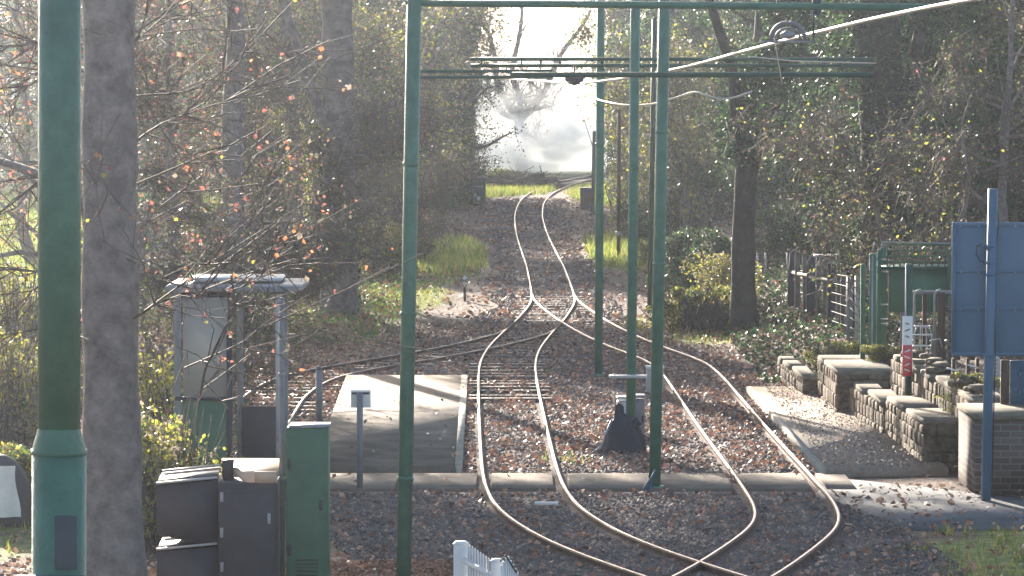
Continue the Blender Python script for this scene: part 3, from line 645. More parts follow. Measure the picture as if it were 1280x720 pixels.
# lumpy cap stones along the taller wall
t = thing('rubble_heap', 'loose pale stones tumbled on top of the rubble wall', 'stones', (5.6, 50, .95))
for kk in range(20):
    u = random.random(); o = MB(); c = (random.uniform(-.13, .13)-.27*(u-.35), -2+6.6*u, .03+random.random()*.08); sz = random.uniform(.1, .2)
    o.box(c, (sz, sz*1.3, sz*.5), rz=random.random()*3, ry=random.uniform(-.3, .3), bev=sz*.25); o.build('stone', 'stone', t)
# signboard
base = G(1232, 629); s = F/base[1]
t = thing('signboard', 'large blue grey signboard seen from behind on a tall pole', 'sign', base)
zz = lambda py: P(0, py, base[1])[2]; xx = lambda px: (px-1232)/s
MB().tube([(0, 0, -.05), (.06, 0, zz(236))], .055, 18).build('pole', 'bluegrey', t, True)
MB().box((xx(1252), .1, (zz(278)+zz(446))/2), (126/s, .03, (446-278)/s), bev=.006).build('panel', 'bluegrey', t); pn = C.objects[-1]
for py in (281, 339, 386, 443): MB().box((xx(1252), .078, zz(py)), (125/s, .02, .035), bev=.004).build('rib', 'bluegrey', pn)
for px in (1200, 1222, 1246, 1268):
    for py in (283, 341, 388): MB().tube([(xx(px), .068, zz(py)), (xx(px), .055, zz(py))], .012, 6).build('bolt', 'galv', pn)
for px in (1192, 1313): MB().box((xx(px), .075, (zz(278)+zz(446))/2), (.02, .03, (440-284)/s)).build('edge_strip', 'bluegrey', pn)
MB().tube([(xx(1243), .02, zz(255)), (xx(1246), -.0, zz(275)), (xx(1243), .0, zz(310)), (xx(1240), -.01, zz(360)), (xx(1243), .0, zz(430)), (xx(1240), 0, zz(600))], .008, 6).build('cable', 'dark', t, True)
MB().tube([(xx(1226), .0, zz(305)), (xx(1219), .0, zz(308)), (xx(1218), .0, zz(318)), (xx(1224), .0, zz(327)), (xx(1230), 0, zz(328))], .008, 6).build('cable', 'dark', t, True)
for py in (310, 330, 345, 445): MB().tube([(.03, 0, zz(py)), (.03, 0, zz(py)+.03)], .066, 14).build('clamp', 'bluegrey', t, True)
# red and white notice on post
dd = 52.6; s = F/dd; base = P(1133, 522, dd); zz = lambda py: P(0, py, dd)[2]-base[2]
t = thing('notice_post', 'dark post carrying a narrow white and red notice above the blocks', 'sign', base)
MB().box((0.02, 0, zz(330)/2), (.085, .085, zz(330)), bev=.008).build('post', 'green_dk', t); MB().box((-.02, -.06, zz(330)/2), (.02, .02, zz(330))).build('side_strip', 'galv', t)
pn = MB().box((0, -.085, zz(432)), (.14, .02, 75/s), rz=.35, bev=.003).build('notice_board', 'white', t)
MB().box((-.003, -.1, zz(450)), (.14, .008, 39/s), rz=.35).build('red_half', 'red', pn)
for kk, (py, w) in enumerate([(404, .05), (412, .08), (420, .06), (438, .08), (446, .09), (455, .07), (462, .08)]):
    MB().box((-.003, -.107, zz(py)), (w, .006, .018), rz=.35, ry=.35*(-1)**kk).build('print_mark', 'grey_m' if py < 430 else 'white', pn)
# green trellis enclosure
dd = 58.0; s = F/dd; zb = .6; base = P(1140, 470, dd); base[2] = zb
t = thing('trellis_arbour', 'green trellis topped arbour standing on the stone wall', 'arbour', base); zz = lambda py: P(0, py, dd)[2]-zb; xx = lambda px: (px-1140)/s
for px, py, m, w, yy in ((1078, 330, 'green_pan', 6, 0), (1088, 316, 'green_pan', 9, -.3), (1186, 318, 'green_dk', 6, -.1), (1128, 345, 'grey_m', 4, .1)):
    z1 = zz(py); z0 = zz(484) if px < 1100 else 0; MB().box((xx(px), yy, (z0+z1)/2), (w/s, .08, z1-z0), bev=.006).build('post', m, t)
MB().box((xx(1087), -.33, (zz(318)+zz(484))/2), (2.2/s, .03, zz(318)-zz(484))).build('corner_trim', 'galv', t)
MB().box((xx(1150), .02, zz(363)), (80/s, .03, 54/s)).build('panel', 'green_pan', t)
tr = MB()
for kk in range(11): u = kk/10; tr.box((xx(1108+u*80), -.02, zz(320)), (.02, .02, 30/s), ry=0)
for kk in range(5): tr.box((xx(1148), -.035, zz(306+kk*7)), (82/s, .015, .022))
tr.build('trellis', 'green_pan', t)
MB().tube([(xx(1100), -.1, zz(302)), (xx(1190), -.1, zz(304))], .012, 6).build('barbed_strand', 'galv', t)
MB().box((xx(1148), .35, zz(335)), (90/s, .9, .03), rx=.0).build('roof', 'green_dk', t)
sd = MB()
for kk in range(5): sd.box((xx(1097+kk*4.2), .0+kk*.25, (zz(312)+zz(470))/2), (.035, .03, zz(312)-zz(470)))
sd.build('side_slats', 'green_pan', t)
hz = MB()
for py in (323, 333, 338, 380, 398, 404, 452): hz.tube([(xx(1093), -.05, zz(py)), (xx(1117), 1.0, zz(py+6))], .014, 6)
hz.build('side_rails', 'grey_l', t)  # pale grey gives the lattice horizontals their sunlit white
for px in (1090, 1100):
    MB().tube([(xx(px-3), -.3, zz(313)), (xx(px), -.3, zz(302)), (xx(px+3), -.3, zz(306))], .012, 6).build('hook', 'galv', t)
# bench + handrails within
dd = 56.0; s = F/dd; base = P(1168, 468, dd); zb = .8; base[2] = zb; zz = lambda py: P(0, py, dd)[2]-zb; xx = lambda px: (px-1168)/s
for px, lab in ((1143, 'left one of two hooked handrail tubes in front of the arbour'), (1168, 'right one of two hooked handrail tubes in front of the arbour')):
    q = base.copy(); q[0] = P(px, 400, dd)[0]; t = thing('handrail', lab, 'handrail', q, group='hooked handrails')
    MB().tube([(0, 0, zz(480)), (0, 0, zz(369)), (.03, -.02, zz(364)), (.08, -.04, zz(362))], .019, 8).build('tube', 'galv', t, True); MB().tube([(0, 0, zz(480)), (0, 0, zz(474))], .035, 10).build('foot', 'galv', t)
t = thing('timber_screen', 'brown timber screen of upright boards behind the handrails', 'screen', base)
for px, w, py in ((1156, 5, 368), (1177, 9, 366), (1197, 8, 440), (1215, 9, 440), (1189, 4, 372)):
    MB().box((xx(px), .1, zz(py)/2), (w/s, .05, zz(py)), bev=.004).build('board', 'brown', t)
MB().box((xx(1172), .13, zz(366)), (60/s, .05, .05)).build('top_rail', 'grey_m', t)
for kk in range(9): MB().box((xx(1185), .06, zz(385+kk*9)), (7/s, .04, .05), ry=.1, bev=.005).build('slat', 'wood', t)
t = thing('wire_basket', 'pale wire frame basket fixed beside the notice', 'basket', P(1153, 426, 54.5)); s = F/54.5
wb = MB()
for z_, w_ in ((.2, .1), (.08, .13), (-.07, .12), (-.19, .09)): wb.tube([(-w_, -.05, z_), (w_, -.05, z_), (w_, .1, z_), (-w_, .1, z_), (-w_, -.05, z_)], .009, 6)
wb.build('hoops', 'grey_l', t)
w2 = MB()
for a_ in (-.1, -.03, .04, .1): w2.tube([(a_*.9, -.05, .2), (a_*1.2, -.05, .08), (a_*1.15, -.05, -.07), (a_*.85, -.05, -.19)], .007, 6)
w2.build('bars', 'grey_l', t); MB().tube([(.1, 0, 0), (.24, 0, .03), (.27, 0, -.1)], .012, 6).build('arm', 'galv', t)
# ladder like rack and boards right of it
dd = 50.0; s = F/dd; base = P(1215, 500, dd); base[2] = .55; zz = lambda py: P(0, py, dd)[2]-.55; xx = lambda px: (px-1215)/s
t = thing('slatted_rack', 'slatted rack with white rungs glimpsed under the signboard', 'rack', base)
for px in (1192, 1210, 1222, 1248): MB().box((xx(px), .05, (zz(448)+0)/2), (4/s, .05, zz(448))).build('upright', 'brown' if px < 1240 else 'grey_l', t)
for px, py in ((1186, 462), (1186, 480), (1212, 458), (1212, 474), (1232, 462), (1234, 478), (1234, 494)): MB().box((xx(px+4), 0, zz(py)), (14/s, .03, .02), ry=.28).build('rung', 'white', t)
t = thing('notice_board', 'small pale notice tilted under the signboard edge', 'notice', P(1242, 460, 49.8)); MB().box((0, 0, 0), (.15, .02, .3), ry=-.08, bev=.004).build('board', 'grey_l', t)
for kk in range(5): MB().box((.0, -.013, .1-kk*.05), (.1, .004, .012)).build('print_line', 'grey_m', t)
t = thing('information_board', 'dull blue information board with faint rows of pale lettering at right edge', 'board', P(1276, 500, 47.2)); s = F/47.2
MB().box((.12, 0, .06), (.5, .04, .82), bev=.006).build('panel', 'blue', t)
for z_ in (.33, .12): 
    for kk in range(6): MB().box((-.06+kk*.05, -.023, z_-.03*(kk % 2)), (.018, .006, .06)).build('letter_stroke', 'bluegrey', t)
MB().box((-.19, 0, -.1), (.1, .06, 1.15), bev=.006).build('side_board', 'brown', t)

# wire mesh gate + fence + balustrade house
t = thing('wire_mesh_gate', 'grey wire mesh gate between dark posts at the back of the bank', 'gate', (P(1030, 400, 66)[0], 66, .5)); o0 = np.array([t.location[0], 66, 0])
for px, dd, y0, y1, m, w in ((1071, 63, 345, 440, 'grey_l', .03), (1062, 64, 345, 436, 'grey_m', .05)):
    a = P(px, y0, dd)-o0; b_ = P(px, y1, dd)-o0; MB().tube([b_-[0, 0, .5], a-[0, 0, .5]], w, 8).build('upright', m, t)
gm = MB()
for kk in range(8):
    u = kk/7; A = P(1072, 365+u*68, 62.5)-o0; B = P(1062, 346+u*88, 64)-o0; C_ = P(1030, 340+u*80, 69)-o0; D_ = P(998, 338+u*62, 75)-o0
    gm.tube(np.array([A, B, C_, D_])-[0, 0, .5], .006, 5)
gm.build('mesh_wires', 'wire_d', t)
t = thing('wire_mesh_gate', 'farther wire mesh gate beside the forked tree trunk', 'gate', (P(965, 400, 84)[0], 84, .5)); o0 = np.array([t.location[0], 84, 0])
gm = MB()
for kk in range(7):
    u = kk/6; gm.tube(np.array([P(946, 318+u*48, 82)-o0, P(957, 326+u*46, 84)-o0, P(984, 322+u*44, 88)-o0])-[0, 0, .5], .01, 5)
gm.build('mesh_wires', 'wire_d', t)
for px in (947, 957, 984): MB().tube([P(px, 370, 84)-o0-[0, 0, .5], P(px, 316, 84)-o0-[0, 0, .5]], .022, 6).build('upright', 'grey_l', t)
t = thing('timber_fence', 'weathered close boarded fence behind the wire mesh gate', 'fence', (P(1030, 400, 74)[0], 74, .55)); o0 = np.array([t.location[0], 74, .55])
for kk, px in enumerate((990, 997, 1006, 1014, 1023, 1032, 1040, 1048, 1055, 1063)):
    a = P(px, 314+kk*2.2+random.uniform(-3, 3), 73-kk*.9)-o0; MB().box((a[0], a[1], a[2]/2), (random.uniform(.07, .12) if kk % 3 else .16, .05, a[2]), bev=.006).build('post' if kk % 3 == 0 else 'board', 'wood' if kk % 3 else 'dark', t)
a = P(990, 340, 73)-o0; b_ = P(1063, 357, 65)-o0; MB().tube([a, b_], .035, 6).build('rail', 'wood', t)
t = thing('wheelie_bin', 'blue grey wheelie bin half hidden behind the fence', 'bin', (P(1033, 400, 79)[0], 79, .6)); z_ = P(0, 322, 79)[2]-.6
MB().box((0, 0, z_/2), (.42, .45, z_), taper=1.0, bev=.02).build('body', 'bluegrey', t); MB().box((0, -.02, z_+.03), (.5, .55, .06), bev=.02).build('lid', 'grey_l', t); MB().box((.06, -.24, z_*.7), (.2, .01, .2)).build('sticker', 'white', t)
t = thing('house', 'grey rendered building with a white balustrade behind the forked tree', 'building', (P(975, 300, 125)[0], 125, 0)); s = F/125; zz = lambda py: P(0, py, 125)[2]; xx = lambda px: (px-975)/s
MB().box((xx(990), 1.5, zz(292)/2), (110/s, 3, zz(292)), bev=.02).build('wall', 'render', t)
MB().box((xx(990), .0, zz(289)), (112/s, .3, .15)).build('ledge', 'white', t)
for kk in range(16): MB().box((xx(942+kk*5), -.05, (zz(289)+zz(266))/2), (.05, .05, zz(266)-zz(289))).build('baluster', 'white', t)
MB().box((xx(985), -.05, zz(265)), (95/s, .1, .07)).build('handrail', 'white', t)
MB().box((xx(1000), -.02, zz(310)), (.5, .06, .5)).build('window', 'dark', t)
# far trackside huts
def hut(px, y0, y1, w, label, m, panels, name='trackside_hut'):
    b_ = G(px, y1); s = F/b_[1]; h_ = (y1-y0)/s; t = thing(name, label, 'cabinet', b_)
    MB().box((0, .4, h_/2), (w/s, .8, h_), bev=.02).build('body', m, t); MB().box((0, .38, h_+.03), (w/s*1.08, .9, .06), bev=.01).build('roof', 'dark', t)
    for (ax, az, aw, ah, mm) in panels: MB().box((ax/s, -.012, h_-az/s), (aw/s, .02, ah/s), bev=.002).build('sign_plate' if mm == 'white' else 'door_frame', mm, t)
    return t
hut(595, 224, 256, 24, 'dark green trackside hut with two small white plates left of the bend', 'green_dk', [(-2, 20, 4, 4, 'white'), (3, 24, 4.5, 5, 'white'), (1, 9, 16, 1.5, 'grey_m')])
hut(734, 237, 262, 17, 'dark low trackside hut right of the bend', 'dark', [(0, 12, 11, 16, 'brown')])
t = cabinet(765, 223, 246, 9, 128, 'grey_l', 'pale grey cabinet mounted beside the far ivy wall', dep=.25)
MB().box((0, .05, -.6), (.1, .1, 1.25)).build('stand', 'dark', t)
t = thing('sleeper_heap', 'dark heap of timber lying by the far bend in front of smoke', 'heap', G(676, 236.5))
for kk in range(7): MB().box((random.uniform(-.3, .3), random.uniform(-.3, .4), .12+.15*(kk//2)), (1.15-.16*(kk//2), .24, .17), rz=random.uniform(-.25, .25), bev=.02).build('timber', 'bark_d', t)
t = thing('sleeper_heap', 'lower pile of brushwood left of the dark timber heap', 'heap', G(646, 236))
MB().prisms(R.normal(size=(300, 3))*[.8, .5, .12]+[0, 0, .1], R.normal(size=(300, 3))*[1.1, .6, .22]+[0, 0, .3], .03, .015).build('brushwood', 'bark_d', t)

# ------------------------------------------------------------------ trees
def grow(rng, h, r0, limbs, spread, low, subs=5, twigs=5, lean=(0, 0), el=(.1, .9), wob=.12):
    tubes = []; S0, S1, SR = [], [], []
    n = 10; z = np.linspace(0, h, n); w = np.cumsum(rng.normal(size=(n, 2))*wob, 0); w[0] = 0
    trunk = np.stack([w[:, 0]+lean[0]*z, w[:, 1]+lean[1]*z, z], 1); tr = r0*(1-.8*np.linspace(0, 1, n)**1.1); tr[0] *= 1.25
    tubes.append((trunk, tr, 12))
    def branch(p, dirv, L, r, k, curl):
        pts = [p]; d = dirv/np.linalg.norm(dirv)
        for _ in range(k):
            d = d+rng.normal(size=3)*curl; d[2] += .05; d /= np.linalg.norm(d); pts.append(pts[-1]+d*L/k)
        return np.array(pts)
    tips = []
    for _ in range(limbs):
        u = rng.uniform(low, .97); p = np.array([np.interp(u*h, z, trunk[:, i]) for i in range(3)]); a = rng.uniform(0, 6.28); e = rng.uniform(*el)
        L = spread*(1-.45*u)*rng.uniform(.6, 1.2); r = max(.02, np.interp(u*h, z, tr)*.45)
        b = branch(p, np.array([math.cos(a)*math.cos(e), math.sin(a)*math.cos(e), math.sin(e)]), L, r, 6, .22)
        tubes.append((b, np.linspace(r, r*.3, 7), 7))
        for _ in range(subs):
            q = b[rng.integers(1, 7)]; d = (b[-1]-b[0])/L+rng.normal(size=3)*.75
            c = branch(q, d, L*rng.uniform(.25, .6), r*.3, 4, .3)
            S0.append(c[:-1]); S1.append(c[1:]); SR.append(np.linspace(max(.012, r*.28), .009, 4))
            for _ in range(twigs):
                q2 = c[rng.integers(1, 5)]; g = branch(q2, (c[-1]-c[0])+rng.normal(size=3)*L*.35, L*rng.uniform(.12, .3), .008, 3, .35)
                S0.append(g[:-1]); S1.append(g[1:]); SR.append(np.linspace(.011, .006, 3)); tips.append(g)
    S0 = np.concatenate(S0); S1 = np.concatenate(S1); SR = np.concatenate(SR)
    return tubes, S0, S1, SR, np.array(tips)
def make_tree(name, label, cat, rng, leafn, leafsz, leafmats, probs, bark='bark', twigbark='bark_l', twiglets=3, tl=.35, jit=.12, group=None, stems=1, spreadstem=.35, ivy=0, ivyh=6, ivyr=.35, **kw):
    t = thing(name, label, cat, group=group)
    tm = MB(); cm = MB(); tips = []
    for s_ in range(stems):
        if stems > 1: kw['lean'] = (rng.normal()*spreadstem*.6, rng.normal()*spreadstem*.6)
        tubes, S0, S1, SR, tp = grow(rng, **kw)
        off = rng.normal(size=3)*[.25, .25, 0]*(stems > 1)
        for pts, rr, n in tubes: tm.tube(pts+off, rr, n)
        cm.prisms(S0+off, S1+off, SR, SR*.8, 0); tips.append(tp+off)
        if s_ == 0 and ivy:
            T0, r0 = tubes[0][0], tubes[0][1]
            u = rng.random(ivy)*min(1, ivyh/kw['h']); zc_ = u*kw['h']; a = rng.random(ivy)*6.28
            cen = np.stack([np.interp(zc_, T0[:, 2], T0[:, i]) for i in range(3)], 1)
            cl = .5+.5*np.sin(a*2+zc_*1.7)*np.sin(zc_*2.9+a); rad = kw['r0']*.9+ivyr*(.25+.75*cl)*rng.random(ivy)**.45*(1-.5*u/max(u.max(), .01))
            IV = cen+np.stack([np.cos(a)*rad, np.sin(a)*rad, rng.normal(size=ivy)*.05], 1)
    tips = np.concatenate(tips)
    tn = len(tips); ts = tips[:, 1:].reshape(-1, 3); ts = np.repeat(ts, twiglets, 0); e = ts+rng.normal(size=ts.shape)*tl*.6; cm.prisms(ts, e, .007, .004, 0)
    m2 = [twigbark]+list(leafmats)
    if leafn:
        k = rng.integers(0, len(ts), leafn); u = rng.random((leafn, 1)); LP = ts[k]*(1-u)+e[k]*u+rng.normal(size=(leafn, 3))*jit
        LP[:, 2] = np.maximum(LP[:, 2], .05)
        cm.leaves(LP, leafsz, 1+rng.choice(len(leafmats), leafn, p=probs), rng=rng)
    if ivy:
        m2 += ['ivy1', 'ivy2']; cm.leaves(IV, .1, rng.choice([len(m2)-2, len(m2)-1], ivy, p=[.75, .25]), rng=rng)
    tm.build('trunk', bark, t, True); cm.build('crown', m2, t)
    return t
def bush(name, label, rng, n, rx, ry, h, leafsz, leafmats, probs, stems=14, group=None, cat='shrub'):
    t = thing(name, label, cat, group=group); k = 26
    c = np.stack([rng.uniform(-1, 1, k)*rx*.75, rng.uniform(-1, 1, k)*ry*.75, rng.uniform(.1, .85, k)*h], 1); sz = rng.uniform(.25, .55, k)
    i = rng.integers(0, k, n); d = rng.normal(size=(n, 3)); d /= np.linalg.norm(d, axis=1)[:, None]; d *= rng.random((n, 1))**.4
    LP = c[i]+d*(sz[i]*h*.55)[:, None]*[1, 1, .9]; LP[:, 2] = np.abs(LP[:, 2])+.02
    cm = MB().leaves(LP, leafsz, rng.choice(len(leafmats), n, p=probs), rng=rng); sm = MB()
    A = np.zeros((stems*6, 3)); A[:, :2] = rng.normal(size=(stems*6, 2))*[rx*.3, ry*.3]; B = A+rng.normal(size=(stems*6, 3))*[rx*.35, ry*.35, 0]; B[:, 2] = rng.uniform(.4, 1.05, stems*6)*h
    sm.prisms(A, B, .016, .006); sm.build('stems', 'bark_l', t); cm.build('foliage', leafmats, t); return t

def hide_protos(): pass
protos = {}
def place(kind, px, d, sc=1.0, rz=None, label=None, maker=None, z=None, name=None, group=None, x=None, sz=None):
    if kind not in protos: protos[kind] = [maker(), False]
    p0, used = protos[kind]
    o = p0 if not used else copy_tree(p0)
    protos[kind][1] = True
    X_ = (px-640)/F*d if x is None else x
    o.location = (X_, d, float(hgt(X_, d))-.03 if z is None else z); o.rotation_euler = (0, 0, random.random()*6.28 if rz is None else rz); o.scale = (sc, sc, sz or sc)
    o['label'] = label
    if group: o['group'] = group
    return o
rg = lambda s_: np.random.default_rng(s_)
K = {
 'beech': lambda: make_tree('beech_tree', 'x', 'tree', rg(1), 5200, .105, ['leaf_or', 'leaf_rd', 'leaf_br', 'leaf_pale', 'leaf_ol'], [.07, .13, .3, .28, .22], h=9, r0=.16, limbs=20, spread=4.0, low=.1, subs=5, twigs=4, el=(-.15, .7), twiglets=2),
 'bare': lambda: make_tree('bare_tree', 'x', 'tree', rg(2), 3000, .09, ['leaf_br', 'leaf_pale', 'leaf_ye', 'leaf_ol'], [.4, .25, .1, .25], h=11, r0=.17, limbs=20, spread=4.2, low=.15, subs=5, twigs=5, el=(0, .9), twiglets=2),
 'hazel': lambda: make_tree('hazel_tree', 'x', 'tree', rg(3), 11000, .125, ['leaf_ol', 'leaf_ye', 'leaf_pale', 'leaf_br'], [.42, .25, .15, .18], h=6.5, r0=.07, limbs=9, spread=2.8, low=.15, subs=5, twigs=4, stems=5, el=(0, .9), jit=.18, twiglets=2),
 'ivy': lambda: make_tree('ivy_clad_tree', 'x', 'tree', rg(4), 5000, .12, ['ivy2', 'ivy1'], [.5, .5], bark='bark_d', twigbark='twig_d', h=12, r0=.3, limbs=16, spread=4.0, low=.2, subs=5, twigs=4, ivy=30000, ivyh=10, ivyr=.8, twiglets=1),
 'dense': lambda: make_tree('woodland_tree', 'x', 'tree', rg(5), 26000, .2, ['leaf_ol', 'leaf_br', 'ivy2'], [.4, .25, .35], twigbark='twig_d', h=12, r0=.25, limbs=34, spread=4.6, low=.04, subs=5, twigs=4, jit=.35, el=(-.1, .9), tl=.5, twiglets=1),
 'holly': lambda: make_tree('evergreen_tree', 'x', 'tree', rg(6), 40000, .12, ['ivy1', 'ivy2', 'leaf_ol'], [.62, .3, .08], bark='bark_d', twigbark='twig_d', h=9, r0=.15, limbs=40, spread=2.3, low=.03, subs=5, twigs=4, jit=.2, el=(-.2, .9), twiglets=1),
 'thorn': lambda: make_tree('hawthorn_tree', 'x', 'tree', rg(8), 4500, .075, ['leaf_ye', 'leaf_rd', 'leaf_br', 'leaf_ol'], [.2, .06, .34, .4], h=5, r0=.08, limbs=12, spread=2.4, low=.08, subs=6, twigs=5, stems=2, twiglets=3, el=(-.1, 1.0)),
 'tall': lambda: make_tree('shade_oak', 'x', 'tree', rg(9), 16000, .2, ['leaf_ol', 'leaf_br'], [.5, .5], h=14, r0=.3, limbs=26, spread=5.0, low=.58, subs=5, twigs=4, el=(0, .9), twiglets=2, jit=.3),  # added to shade the ground, foliage kept above the view
}
BK = {
 'laurel': lambda: bush('evergreen_shrub', 'x', rg(11), 14000, 1.3, 1.3, 1.9, .085, ['ivy1', 'ivy2', 'leaf_ol'], [.45, .35, .2]),
 'bramble': lambda: bush('bramble_shrub', 'x', rg(12), 7000, 1.1, 1.1, 1.0, .07, ['leaf_ol', 'leaf_ye', 'leaf_br'], [.4, .25, .35], stems=40),
 'yellow': lambda: bush('yellow_shrub', 'x', rg(13), 8000, .9, .9, 1.9, .07, ['leaf_ye', 'leaf_ol', 'leaf_pale'], [.45, .2, .35], stems=30),  # pale leaves mixed in for a sunlit look
}
K.update(BK)
def put(kind, px, d, sc, label='', **kw): return place(kind, px, d, sc, label=label, maker=K[kind], **kw)

# left side, near to far
put('yellow', 190, 41, .8, 'shrub with sunlit look from pale leaves filling the gap beside the near smooth trunk')
put('yellow', 15, 60, 1.0, 'tall yellow green shrub at the left edge before the field')
put('thorn', 205, 50, .62, 'straggly hawthorn twigs left of the shelter side')
put('yellow', 205, 47, .85, 'tall yellow brown shrub left of the shelter')
put('yellow', 12, 52, .8, 'yellow green shrub at the left edge above the boulder')
put('bramble', 30, 44, .8, 'low bramble mound below the left edge shrub')
put('beech', 222, 63, .66, 'copper leaved beech just behind the shelter roof', rz=2.0)
put('beech', 60, 70, .8, 'copper leaved beech behind the thick foreground pole', rz=4.2)
put('thorn', 320, 76, .9, 'hawthorn thicket between shelter and broad dark trunk')
put('bare', 285, 84, .65, 'bare twiggy tree left of the broad dark trunk')
put('beech', 175, 88, .95, 'copper leaved beech farther back above the shelter')
put('bare', 40, 95, .8, 'bare tree against the bright field at the left edge')
put('thorn', 478, 96, .6, 'hawthorn by the grass behind the slim near pole')
put('hazel', 445, 128, 1.1, 'olive leaved hazel beside the broad dark trunk')
put('hazel', 492, 131, .95, 'yellow leaved hazel left of the trackside hut')
put('hazel', 400, 124, 1.1, 'olive hazel hidden behind the broad dark trunk')
put('yellow', 545, 141, 1.5, 'sunlit yellow shrub beside the left trackside hut')
put('yellow', 812, 119, 1.5, 'bright yellow leaved shrub between the second and third green poles', sz=2)
put('yellow', 838, 113, 1.3, 'yellow leaved shrub just right of the crossing pole', sz=1.7)
put('yellow', 905, 77, .7, 'small yellow green shrub touching the forked trunk')
put('yellow', 478, 94, .7, 'small yellow shrub in grass left of the slim near pole')
put('yellow', 330, 100, 1.1, 'yellow leaved shrub between the dark trunks on the left', sz=2)
put('tall', 84, 71, .85, 'tall oak added for shade, hidden behind the near smooth trunk', rz=1)
put('tall', 292, 73, .85, 'tall oak added for shade whose trunk rises behind the shelter opening', rz=2)
put('tall', 205, 104, .85, 'tall oak added for shade in the left middle distance above the shelter roof', rz=3)
put('tall', 345, 127, .9, 'tall oak added for shade far behind the slimmer trunk', rz=4)
put('holly', 455, 150, .9, 'dark evergreen left of the ivy clad trunk by the hut')
put('bare', 520, 138, 1.0, 'bare tree rising above the yellow hazel')
put('beech', 330, 118, 1.1, 'copper beech between hazels in the left middle distance')
put('bare', 230, 125, 1.0, 'bare tree in the left middle distance above the shelter')
put('ivy', 572, 142, .72, 'ivy clad trunk directly behind the left trackside hut')
put('holly', 540, 150, .75, 'dark evergreen behind the left trackside hut')
put('bare', 552, 161, .4, sz=.85, label= 'bare tree whose twigs overhang the gap on the left')
put('hazel', 470, 146, 1.0, 'olive hazel left of the ivy clad trunk')
for i_, px in enumerate((-60, 130, 230, 320, 400)):
    put('dense', px, (168, 176, 160, 168, 158)[i_], 1.0, 'backdrop woodland tree, number %s from the left behind the copper beeches' % ['one', 'two', 'three', 'four', 'five', 'six', 'seven'][i_], group='woodland trees behind the left side')
for i_, (px, dd_, s_) in enumerate(((-200, 215, 1.2), (60, 222, 1.2), (180, 215, 1.2), (300, 222, 1.2), (415, 205, 1.0), (455, 153, .8), (500, 157, .5))):
    put('dense', px, dd_, s_, sz=max(1.0, s_), label='rearmost hazy woodland tree, %s of seven from the left' % ['first', 'second', 'third', 'fourth', 'fifth', 'sixth', 'seventh'][i_], group='rearmost trees on the left')
put('laurel', 545, 138, .7, 'dark evergreen shrub below the left hut')
put('bramble', 500, 100, .9, 'bramble mound in grass right of the slim near pole')
put('bramble', 400, 84, .8, 'bramble mound at the foot of the broad dark trunk')
put('laurel', 300, 98, .8, 'dark shrub seen through the shelter opening')
put('laurel', 180, 105, .8, 'dark shrub low behind the shelter left post')
put('bramble', 630, 168, .7, 'low weeds at the grass edge before the smoke')

# right side
put('holly', 789, 150, .6, 'tall ivy column forming the right edge of the smoke gap', sz=1.1)
put('holly', 800, 140, .75, 'evergreen between the second and third green poles')
put('holly', 855, 128, .9, 'broad evergreen right of the crossing pole')
put('hazel', 850, 116, .7, 'sunlit yellow hazel showing between the green poles')
put('hazel', 880, 108, .8, 'olive hazel left of the forked tree')
put('ivy', 860, 160, .7, 'ivy clad tree behind the far ivy column')
put('holly', 900, 118, .9, 'dark evergreen behind the forked tree')
put('ivy', 1005, 98, .8, 'ivy clad trunk right of the forked tree', rz=1)
put('ivy', 1100, 82, .95, 'massive dark ivy clad trunk above the arbour', rz=3)
put('holly', 1040, 100, .9, 'dark evergreen filling between the two ivy clad trunks')
put('ivy', 1165, 92, .85, 'ivy clad trunk behind the signboard top', rz=5)
put('holly', 1130, 108, 1.0, 'dark evergreen behind the massive ivy clad trunk')
put('holly', 1240, 104, 1.0, 'dark evergreen at the right edge behind the signboard')
put('holly', 1075, 88, .8, 'dark evergreen pressed against the massive ivy clad trunk')
put('holly', 1205, 82, .85, 'dark evergreen close behind the signboard pole top')
put('holly', 985, 106, .9, 'dark evergreen between forked tree and first ivy clad trunk')
put('holly', 1140, 76, .8, 'dark evergreen directly above the green arbour')
put('holly', 1270, 78, .9, 'dark evergreen at the extreme right behind the signboard')
put('ivy', 1045, 86, .9, 'ivy clad trunk above the timber fence', rz=4)
put('bare', 1245, 66, .6, 'bare twiggy tree overhanging the signboard', rz=1.2)
put('thorn', 1185, 63, .8, 'hawthorn with a few yellow leaves above the arbour')
put('hazel', 1290, 92, .8, 'olive hazel at the far right edge')
put('bare', 860, 180, .9, 'bare pinkish tree against the sky right of the poles')
put('bare', 905, 190, 1.0, 'bare pinkish tree beyond the forked trunk')
for i_, px in enumerate((1000, 1090, 1180, 1290)):
    put('dense', px, 140+6*(i_ % 2), 1.0, 'backdrop woodland tree, %s of four from the left behind the evergreens' % ['first', 'second', 'third', 'fourth'][i_], group='woodland trees behind the right side')
put('dense', 915, 170, .72, 'low backdrop tree under the pinkish twigs')
put('bramble', 880, 74.5, .9, 'pale bramble mound at the foot of the forked tree')
put('laurel', 870, 86, .8, 'dark evergreen shrub behind the pale bramble mound')
put('laurel', 985, 90, .7, 'evergreen shrub beside the far mesh gate')
put('bramble', 1222, 49.2, .3, 'leafy weeds draped over the rubble wall beside the signpost', z=.85)
put('bramble', 1105, 57.5, .3, 'small weeds at the base of the green arbour', z=.62)
put('bramble', 1053, 62.8, .45, 'tangled weeds spilling over the low kerb wall')
put('bramble', 835, 98, .8, 'bramble mound by the thin hidden pole')
put('laurel', 808, 112, .7, 'evergreen shrub at the edge of the far lit grass')
